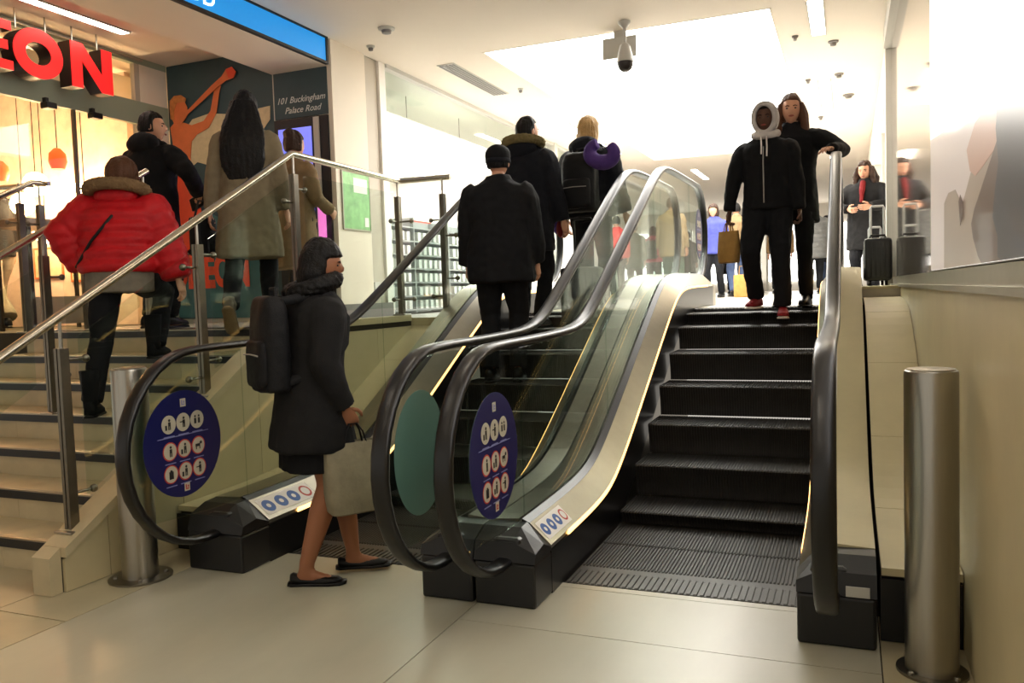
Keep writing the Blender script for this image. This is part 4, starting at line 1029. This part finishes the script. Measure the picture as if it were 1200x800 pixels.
def hood_down(P, m, r=.10):
    s = P.s; N = P.N
    vf = remesh(join(ball((N.x, N.y-.085*s, N.z+.015*s), (.145*s, .075*s, .085*s), 18, 12), tube([(N.x-.11*s, N.y-.03*s, N.z+.0), (N.x-.10*s, N.y+.07*s, N.z-.02), (N.x, N.y+.11*s, N.z-.05), (N.x+.10*s, N.y+.07*s, N.z-.02), (N.x+.11*s, N.y-.03*s, N.z)], .045*s, 10)), .012, .008, 14, 2)
    return mesh_obj('hood', vf, m, P.root, 'all')
def backpack(label, P, m, z=1.18, w=.15, hgt=.23, d=.085, off=.16, straps=True, xo=0.):
    s = P.s; t = thing('backpack', label, 'backpack', tuple(local_to_world(P, (0, 0, 0)))); t.rotation_euler = P.root.rotation_euler; t['local_frame'] = 1
    x, y = P.ty(z); x += xo; yb = y-off*s; zz = z*s
    rs = [ring_h(x, yb-d*.9*s*f0*0, zz+hgt*s*a, w*s*b, d*s*b2, 20, 3.4) for a, b, b2, f0 in ((-1, .86, .8, 0), (-.95, .97, .95, 0), (-.5, 1, 1, 0), (.3, 1, .95, 0), (.75, .95, .85, 0), (.94, .82, .7, 0), (1, .6, .5, 0))]
    mesh_obj('main_bag', remesh(rings(rs), .012, .006, 10, 2), m, t, 'all')
    mesh_obj('front_pocket', remesh(rings([ring_h(x, yb-d*.85*s, zz+hgt*s*a, w*s*b, d*.42*s*b2, 16, 3.4) for a, b, b2 in ((-.9, .7, .7), (-.8, .82, 1), (-.3, .84, 1), (.05, .8, .8), (.1, .6, .4))]), .011, .004, 12, 1), m, t, 'all')
    mesh_obj('zip', tube([(x-w*.7*s, yb-d*1.28*s, zz-.05*s), (x, yb-d*1.31*s, zz-.045*s), (x+w*.7*s, yb-d*1.28*s, zz-.05*s)], .004, 6), 'zip', t)
    mesh_obj('top_handle', tube([(x-.04, yb+.03, zz+hgt*s*.95), (x-.035, yb+.03, zz+hgt*s+.035), (x+.035, yb+.03, zz+hgt*s+.035), (x+.04, yb+.03, zz+hgt*s*.95)], .010, 8), m, t, True)
    if straps:
        for q in (-1, 1):
            n = P.N; pts = [(x+q*.075*s, yb+.02, zz+hgt*.85*s), (n.x+q*.105*s, n.y-.07*s, n.z+.0*s), (n.x+q*.12*s, n.y+.03*s, n.z+.002*s), (n.x+q*.115*s, n.y+.112*s, n.z-.12*s), (n.x+q*.145*s, n.y+.085*s, n.z-.24*s), (x+q*.19*s, y+.02*s, zz-.12*s), (x+q*.12*s, yb+.03, zz-hgt*.8*s)]
            mesh_obj('strap', tube(pts, (.024*s, .010*s), 8, True, (q, 0, 0)), m, t, True)
    return t
def stepz(y):
    z = 0
    for a, b in zip(NOSE, NZ):
        if y >= a: z = b
    return z if y < 7.44 else UF
# --- woman in the foreground, walking towards the escalator
fw = person('woman in dark coat and black skirt with a backpack walking past the newel', (-2.56, 3.39, 0), -34, 1.69,
       feet=((.05, .24, .015), (.10, -.03, 0)), toes=(-26, -34), heel=(.0, 0), lean=.05, slide=(0, .07), hands=((-.24, .13, .82), (.21, .17, .87)), pole=((-.3, -1, 0), (.5, -1, -.2)), head=-22, nod=-10,
       skin='skin_leg', coat=dict(m='cloth_charcoal', hem=.66, flare=.03, loose=1.10, sleeve=1.05, wr=.009), legs=dict(kind='skirt', m='cloth_black', hem=.56), shoes=dict(kind='flat', m='leather_black'), hair=dict(kind='bob', m='hair_black'), face=True, curl=1.1, seed=1)
fur_ring(fw, (fw.N.x, fw.N.y-.01, fw.N.z+.05), .105, .105, .045, 'hair_black', 'fur_collar', .3)
backpack('black backpack on the back of the walking woman in the dark coat', fw, 'bag_black', 1.20, .16, .235, .075, .222)
# tote in her hand
def tote(label, P, hand, w, hgt, dp, m, drop=.16, name='tote_bag', yaw=0., ties=2):
    g = local_to_world(P, P.wr[hand]+(P.wr[hand]-P.el[hand]).normalized()*.085)
    t = thing(name, label, 'bag', (g.x, g.y, g.z-drop-hgt)); a = P.root.rotation_euler.z+math.radians(yaw)
    R = lambda p: (g.x+p[0]*math.cos(a)-p[1]*math.sin(a), g.y+p[0]*math.sin(a)+p[1]*math.cos(a), g.z-drop+p[2])
    n = 20; rs = []
    for u, ww, dd in ((1, .86, .75), (.97, .93, .95), (.7, 1.0, 1.08), (.35, 1.02, .9), (.0, 1.0, .42)):
        rs.append([R((p[0], p[1], -hgt*u)) for p in ring_h(0, 0, 0, dp*dd, w*ww, n, 3.6)])
    inner = [[R((p[0]*.9, p[1]*.96, -hgt*u)) for p in ring_h(0, 0, 0, dp*dd, w*ww, n, 3.6)] for u, ww, dd in ((.0, 1.0, .42), (.4, .98, .85), (.9, .85, .7))]
    v, f = rings(rs+inner)
    v = [tuple(Vector(p)+Vector((0, 0, 0))+Vector((noise.noise(Vector(p)*12), noise.noise(Vector(p)*12+Vector((5, 0, 0))), 0))*.008) for p in v]
    mesh_obj('bag_body', (v, f), m, t, True)
    for q in (-1, 1):
        mesh_obj('strap', tube([R((q*dp*.35, -w*.42, -.02)), R((q*dp*.25, -w*.3, drop*.55)), R((q*.008, -.02, drop*.98)), R((q*.008, .02, drop*.98)), R((q*dp*.25, w*.3, drop*.55)), R((q*dp*.35, w*.42, -.02))], (.009, .004), 6), 'bag_black' if name == 'tote_bag' else m, t, True)
    return t
tote('sagging grey tote bag with black straps in the walking woman\'s hand', fw, 1, .15, .35, .08, 'bag_grey', .09)

# --- red puffer jacket woman on the stairs
zt_ = 4*R_
rp = person('woman in red quilted jacket with fur hood climbing the stairs', (-4.44, 4.02, zt_), 24, 1.70,
       feet=((-.14, -.10, 0), (.12, .32, 2*R_)), toes=(10, -5), lean=.10, slide=(0, .10), hands=((-.25, .17, .97), (.42, .16, .72)), pole=((-1, -.35, 0), (.9, -.5, 0)), head=10, nod=-4,
       coat=dict(m='puffer_red', hem=.93, rib=1, loose=1.26, sleeve=1.3, wr=.006, name='quilted_jacket'), legs=dict(m='denim_dark', w=1.05), shoes=dict(kind='boot', m='cloth_black'), hair=dict(kind='bob', m='hair_brown', W=1.12), seed=2)
hood_down(rp, 'puffer_red'); fur_ring(rp, (rp.N.x, rp.N.y-.06, rp.N.z+.045), .175, .135, .042, 'fur_brown', 'fur_trim', -.25)
mesh_obj('sweater_hem', remesh(rings([ring_h(*rp.ty(z), z*rp.s, .215, .17, 20) for z in (.80, .86, .95)]), .013, .006, 10), 'knit_grey', rp.root, 'all')
mesh_obj('bag_strap', tube([(rp.N.x+.08, rp.N.y-.13, rp.N.z-.03), (rp.N.x+.02, rp.N.y-.225, rp.N.z-.14), (rp.N.x-.10, rp.N.y-.265, rp.N.z-.30), (rp.N.x-.235, rp.N.y-.20, rp.N.z-.46)], (.010, .005), 6, True, (0, -1, 0)), 'leather_black', rp.root, True)

# --- man in black coat in the lobby
bm_ = person('man in long black coat standing in the lobby, looking towards the screen', (-5.30, 5.25, UF), 5, 1.77,
       hands=((-.22, .22, 1.02), (.30, .16, 1.06)), pole=((-.6, -1, 0), (.8, -.8, 0)), head=-60, coat=dict(m='cloth_black', hem=.52, loose=1.06, flare=.01), legs=dict(m='denim_dark'), shoes=dict(m='leather_black'), hair=dict(kind='short', m='hair_black'), face=True, curl=(.5, 1.0), seed=3)
hood_down(bm_, 'cloth_black')
g = local_to_world(bm_, bm_.wr[1]+(bm_.wr[1]-bm_.el[1]).normalized()*.09)
t = thing('folder', 'flat black folder held out by the man in the black coat', 'folder', tuple(g))
mesh_obj('cover', move(box(-.13, .13, -.012, .012, -.045, .06, .005), Matrix.Translation(g) @ Matrix.Rotation(math.radians(-8), 4, 'Z') @ Matrix.Rotation(math.radians(-18), 4, 'Y')), 'bag_black', t)
mesh_obj('edge', move(box(-.11, .11, -.010, .010, .0605, .064), Matrix.Translation(g) @ Matrix.Rotation(math.radians(-8), 4, 'Z') @ Matrix.Rotation(math.radians(-18), 4, 'Y')), 'zip', t)
# --- long-haired woman at the top of the stairs
lh = person('woman with very long black hair in a taupe coat stepping off the stairs', (-4.12, 4.98, UF), 28, 1.75,
       feet=((-.10, -.28, .0), (.10, .16, 0)), toes=(4, -4), heel=(.75, 0), lean=.03, slide=(0, .02), hands=((-.27, .02, .82), (.26, .10, .84)), coat=dict(m='coat_taupe', hem=.50, flare=.045, loose=1.0), legs=dict(m='denim_dark', w=.98), shoes=dict(kind='boot', m='boot_grey', h=.13, sole='coat_tan'),
       hair=dict(kind='long', m='hair_black', L=.54, W=1.38, back=.115), seed=4)
t = thing('shoulder_bag', 'black handbag at the side of the long-haired woman', 'bag', tuple(local_to_world(lh, (-.32, .05, .62))))
b0 = local_to_world(lh, (-.36, .06, .70))
mesh_obj('bag_body', move(box(-.03, .07, -.10, .10, -.16, .13, .02), Matrix.Translation(b0)), 'bag_black', t)
mesh_obj('strap', tube([tuple(b0+Vector((.02, -.08, .12))), tuple(b0+Vector((.03, -.04, .25))), tuple(b0+Vector((.03, .04, .25))), tuple(b0+Vector((.02, .08, .12)))], .008, 6), 'bag_black', t)
# --- person with updo beyond her
up = person('person with hair pinned up in a long tan coat facing the blue screen', (-4.42, 5.95, UF), -10, 1.64, hands=((-.18, .26, .98), (.2, .24, 1.0)), coat=dict(m='coat_tan', hem=.48, flare=.02), legs=dict(m='denim_dark'), shoes=dict(m='leather_black'), hair=dict(kind='updo', m='hair_dark_brown'), seed=5)
# --- person at the far left edge of the stairs
lf = person('person in wide grey trousers striding through the cinema foyer behind the twin posts', (-8.28, 6.0, UF), 80, 1.70, feet=((-.12, -.38, 0), (.12, .30, 0)), slide=(0, -.02), drop=.05, coat=dict(m='cloth_black', hem=.80), legs=dict(m='trouser_grey', w=1.35, cuff=1.5), shoes=dict(m='leather_black'), hair=dict(kind='short', m='hair_black'), seed=6)

# --- riders on the left escalator
yy_ = 6.05
cm = person('man in black flat cap and dark jacket riding the escalator', (-2.55, yy_, stepz(yy_)), 14, 1.86, feet=((-.11, 0, 0), (.11, .02, 0)), hands=((-.27, .10, .80), (.26, .12, .80)), coat=dict(m='cloth_black', hem=.72, loose=1.24, sleeve=1.15), legs=dict(m='denim_dark', w=1.05), shoes=dict(m='leather_black'), hair=dict(kind='short', m='hair_black'), nod=2, seed=7)
cm.onhead('cap', join(remesh(join(ball((0, -.004, .045), (.095, .115, .085), 18, 12)), .010), tube([(-.06, .085, .05), (0, .135, .035), (.06, .085, .05)], (.03, .008), 8, True, (0, 0, 1))), 'cloth_black')
cm.onhead('cap_band', tube([(.088*math.cos(a), -.004+.108*math.sin(a), .008) for a in [2*PI*k/20 for k in range(20)]], (.006, .02), 6, True, (0, 0, 1), True), 'cloth_navy')
yy_ = 6.98
pk = person('tall man in dark parka with fur-edged hood standing ahead of the capped man', (-2.66, yy_, stepz(yy_)), -8, 1.88, hands=((-.26, .12, .84), (.27, .10, .84)), coat=dict(m='cloth_navy', hem=.62, loose=1.10, sleeve=1.1), legs=dict(m='denim_dark'), shoes=dict(m='leather_black'), hair=dict(kind='short', m='hair_black'), head=-20, face=True, seed=8)
hood_down(pk, 'cloth_navy'); fur_ring(pk, (pk.N.x, pk.N.y-.05, pk.N.z+.06), .165, .125, .040, 'fur_olive', 'fur_trim', -.2)
# black suitcase beside them
def suitcase(label, x, y, z, w, d, hgt, yaw, m='suitcase', handle=0., hm='suitcase_handle'):
    t = thing('suitcase', label, 'suitcase', (x, y, z)); M4 = Matrix.Translation((x, y, z)) @ Matrix.Rotation(math.radians(yaw), 4, 'Z')
    sh_ = mesh_obj('shell', move(box(-w/2, w/2, -d/2, d/2, .045, hgt, .03), M4), m, t, True)
    for k in range(5):
        xx = -w/2+w*(k+1)/6
        for e in (-1, 1): mesh_obj('rib', move(box(xx-.010, xx+.010, e*(d/2+.0025)-.0035, e*(d/2+.0025)+.0035, .08, hgt-.04), M4), m, sh_)
    for q in (-1, 1):
        for r in (-1, 1): mesh_obj('wheel', move(cyl((q*(w/2-.05)-.012, r*(d/2-.04), .024), (q*(w/2-.05)+.012, r*(d/2-.04), .024), .024, 12), M4), 'leather_black', t, True)
    mesh_obj('carry_handle', move(tube([(-.07, 0, hgt-.004), (-.06, 0, hgt+.025), (.06, 0, hgt+.025), (.07, 0, hgt-.004)], .010, 8), M4), 'leather_black', t, True)
    if handle:
        mesh_obj('pull_handle', move(tube([(-w*.24, d*.3, hgt-.05), (-w*.24, d*.3, hgt+handle-.02), (-w*.20, d*.3, hgt+handle), (w*.20, d*.3, hgt+handle), (w*.24, d*.3, hgt+handle-.02), (w*.24, d*.3, hgt-.05)], .011, 8), M4), hm, t, True)
    return t
suitcase('black suitcase with raised black handle beside the man in the parka', -2.12, 6.82, stepz(6.82), .34, .22, .52, 0, 'suitcase', .42, 'leather_black')
dk = person('person in black with hair tied up beyond the capped man by the rail end', (-3.30, 8.45, UF), 5, 1.66, coat=dict(m='cloth_black', hem=.70, loose=1.1), legs=dict(m='denim_dark'), shoes=dict(m='leather_black'), hair=dict(kind='updo', m='hair_black'), seed=9)
yy_ = 7.15
bl = person('blond woman in dark padded jacket with a purple neck pillow', (-2.21, yy_+.25, stepz(yy_+.1)), -10, 1.81, hands=((-.26, .06, .80), (.28, .12, .86)), coat=dict(m='cloth_navy', hem=.84, loose=1.16, sleeve=1.14, rib=.35), legs=dict(m='cloth_black'), shoes=dict(m='leather_black'), hair=dict(kind='bob', m='hair_blond'), head=-12, seed=10)
hood_down(bl, 'cloth_navy')
backpack('dark backpack carried by the blond woman', bl, 'bag_black', 1.12, .16, .25, .09, .22, True, .03)
c0 = local_to_world(bl, (.30, -.33, 1.33*bl.s))
t = thing('neck_pillow', 'purple curved neck pillow strapped to the blond woman\'s backpack', 'pillow', tuple(c0))
pts = [(.118*math.cos(a), -.01*math.sin(2*a), .085*math.sin(a)) for a in [math.radians(125+290*k/20) for k in range(21)]]
v, f = remesh(tube(pts, [.045+.022*math.sin(PI*k/20) for k in range(21)], 14, True, (0, 1, 0)), .010, .004, 14)
mesh_obj('cushion', move((v, f), Matrix.Translation(c0) @ Matrix.Rotation(math.radians(-10), 4, 'Z') @ Matrix.Rotation(math.radians(15), 4, 'Y')), 'pillow_purple', t, 'all')
mesh_obj('cord', tube([tuple(c0+Vector((0, .03, .04))), tuple(c0+Vector((0, .1, .08)))], .006, 6), 'bag_black', t)
o = thing('hand_pouch', 'red and purple pouch hanging at the blond woman\'s side', 'bag', tuple(local_to_world(bl, (-.36, 0, .70))))
c1 = local_to_world(bl, (-.34, .0, .88)); mesh_obj('pouch', ball(tuple(c1), (.055, .07, .12), 14, 10), 'pillow_purple', o, 'all'); mesh_obj('flap', ball(tuple(c1+Vector((.035, -.03, -.06))), (.04, .05, .09), 12, 8), 'scarf_red', o, 'all')

# --- man in white hood coming down, and the woman behind him
hm = person('man in black bomber jacket with a pale grey hood up and red sneakers', (-.60, 7.06, NZ[-1]), 176, 1.69,
       feet=((-.12, .10, -.095), (.11, -.02, 0.03)), toes=(8, -8), lean=.02, slide=(0, .02), drop=.03, hands=((-.25, .04, .81), (.30, .06, .83)), pole=((-.6, -.9, 0), (.9, -.6, 0)), skin='skin_dark', nod=-6,
       coat=dict(m='cloth_black', hem=.86, loose=1.02, sleeve=1.0, name='bomber_jacket'), legs=dict(m='denim_dark', w=1.08), shoes=dict(kind='shoe', m='sneaker_red', sole='sole_white'), hair=dict(kind='short', m='hair_black'), face=True, curl=1.0, seed=11)
v, f = ball((0, 0, 0), 1, 28, 20); out = []
for x, y, z in v:
    X, Y, Z = x*.108, y*.120-.008, z*.140
    if y > .45: 
        Y = .020+(Y-.046)*.35*(max(abs(x), abs(z))**2)
        if math.hypot(x/.80, z/.86) < 1: Y = -.01
    out.append((X, Y, Z))
hm.onhead('hood', join(([p for p in out], [q for q in f if not all(math.hypot(v[i][0]/.74, v[i][2]/.84) < 1 and v[i][1] > .2 for i in q)]), tube([(.082*math.cos(a), .062+.012*abs(math.sin(a)), .112*math.sin(a)) for a in [2*PI*k/28 for k in range(28)]], .020, 10, True, (0, 1, 0), True)), 'hoodie_grey')
mesh_obj('hood_collar', remesh(tube([(.085*math.cos(a), hm.N.y+.015+.09*math.sin(a), hm.N.z+.035-.02*math.sin(a)) for a in [2*PI*k/20 for k in range(20)]], .034, 10, True, (0, 0, 1), True), .010, .005, 20), 'hoodie_grey', hm.root, 'all')
mesh_obj('drawstring', tube([(-.02, hm.N.y+.13, hm.N.z+.0), (-.03, hm.N.y+.17, hm.N.z-.08), (-.028, hm.N.y+.175, hm.N.z-.16)], .006, 6), 'sole_white', hm.root)
mesh_obj('drawstring', tube([(.02, hm.N.y+.13, hm.N.z+.0), (.012, hm.N.y+.17, hm.N.z-.08), (.014, hm.N.y+.175, hm.N.z-.14)], .006, 6), 'sole_white', hm.root)
mesh_obj('zip', tube([(0, hm.N.y+.155, hm.N.z-.08), (0, hm.N.y+.175, hm.N.z-.2), (0, hm.N.y+.165, hm.N.z-.4), (0, hm.N.y+.165, hm.N.z-.52)], .005, 6), 'zip', hm.root)
tote('brown paper carrier bag in the hand of the hooded man', hm, 1, .10, .26, .05, 'kraft', .07, 'paper_bag', 60)
bw = person('woman with long brown hair and dark coat with a hand on the rubber handrail', (-.43, 7.46, UF), 172, 1.77, feet=((-.10, 0, 0), (.10, .04, 0)), hands=((-.345, .32, 1.20), (.25, .04, .80)), pole=((-1, -.3, -.6), (.6, -1, 0)), head=12, nod=-6,
       coat=dict(m='cloth_black', hem=.68, loose=1.0), legs=dict(m='cloth_black', w=.9), shoes=dict(kind='boot', m='leather_black'), hair=dict(kind='long', m='hair_brown', L=.33, W=1.0, front=True), face=True, curl=(.35, .6), palm=(Vector((0, .1, -1)), Vector((-1, .2, 0))), seed=12)
# --- woman with luggage by the right wall
lu = person('curly-haired woman with red scarf standing behind luggage by the right wall', (.20, 11.0, UF), 165, 1.64, hands=((-.12, .26, 1.12), (.14, .25, 1.10)), pole=((-1, -.4, -.4), (1, -.4, -.4)), nod=-14, coat=dict(m='cloth_charcoal', hem=.60, loose=1.16), legs=dict(m='denim_dark'), shoes=dict(m='leather_black'), hair=dict(kind='long', m='hair_dark_brown', L=.26, W=1.25, front=True, wr=.016), face=True, seed=13)
mesh_obj('scarf', remesh(tube([(.0, lu.N.y+.10, lu.N.z+.02), (.0, lu.N.y+.165, lu.N.z-.10), (.0, lu.N.y+.185, lu.N.z-.24)], [.034, .032, .024], 10), .010, .006, 16), 'scarf_red', lu.root, 'all')
suitcase('black cabin suitcase with pale telescopic handle on the grey ledge', .255, 8.45, UF+.152, .24, .2, .44, 0, 'suitcase', .30)
suitcase('small black suitcase on the grey ledge behind the taller one', .24, 8.72, UF+.152, .22, .16, .36, 0, 'suitcase', .2)
# --- concourse crowd
crowd = [('person in grey quilted coat walking away past the handrail end', (955, 16.6), 8, 1.70, 'puffer_grey', .66, 'denim_dark', 'short', 'hair_black', 1),
         ('person in bright pink jacket with dark rucksack seen through the glass', (766, 19.6), 0, 1.66, 'coat_pink', .84, 'denim_dark', 'bob', 'hair_brown', .4),
         ('person in dark green coat next to the pink jacket', (744, 19.0), 10, 1.72, 'coat_green', .66, 'denim_dark', 'short', 'hair_black', 0),
         ('tall person in ochre coat beyond the balustrade head', (788, 15.2), -6, 1.84, 'coat_tan', .70, 'coat_green', 'short', 'hair_dark_brown', 0),
         ('person in blue jacket beyond the centre balustrade', (838, 14.8), 170, 1.62, 'coat_blue', .80, 'denim_dark', 'bob', 'hair_dark_brown', 0),
         ('person in tan jacket behind the paper bag', (864, 15.6), 20, 1.70, 'coat_tan', .86, 'jean_blue', 'short', 'hair_black', 0),
         ('person in long black coat far down the concourse beside the blue jacket', (850, 21.5), 180, 1.72, 'cloth_black', .5, 'denim_dark', 'short', 'hair_black', 0),
         ('person in red jacket far away beyond the blond woman', (724, 16.2), 30, 1.66, 'coat_red', .84, 'denim_dark', 'short', 'hair_black', 0),
         ('person in grey coat far beyond the shop-side handrail', (806, 22.5), -20, 1.70, 'knit_grey', .6, 'denim_dark', 'short', 'hair_dark_brown', 0),
         ('person in navy coat far behind the grey quilted coat', (970, 20.5), 40, 1.74, 'cloth_navy', .66, 'jean_blue', 'short', 'hair_black', 0),
         ('person in dark brown jacket beyond the hooded man', (915, 19.0), 175, 1.74, 'fur_brown', .84, 'denim_dark', 'short', 'hair_black', 0)]
for i, (lab, (x, y), yw, hh, cmn, hem, lg, hk, hmn, rib) in enumerate(crowd):
    x = ony(x, 320, y)[0]
    q = person(lab, (x, y, UF), yw, hh, feet=((-.10, -.05, 0), (.10, .12, 0)), coat=dict(m=cmn, hem=hem, rib=rib, loose=1.08), legs=dict(m=lg), shoes=dict(m='leather_black'), hair=dict(kind=hk, m=hmn), detail=.6, seed=20+i)
    if i == 1: backpack('dark rucksack on the back of the pink jacket', q, 'coat_green', 1.14, .14, .22, .08, .22)
t = thing('shopping_bag', 'brown shopping bag standing on the concourse floor beyond the centre balustrade', 'bag', (-1.62, 14.3, UF))
mesh_obj('bag_body', box(-1.78, -1.46, 14.2, 14.4, UF+.001, UF+.38, .02), 'kraft', t, True)
mesh_obj('strap', tube([(-1.70, 14.3, UF+.37), (-1.69, 14.3, UF+.52), (-1.55, 14.3, UF+.52), (-1.54, 14.3, UF+.37)], .008, 6), 'kraft', t)
bpy.data.scenes.remove(tmp_scene)
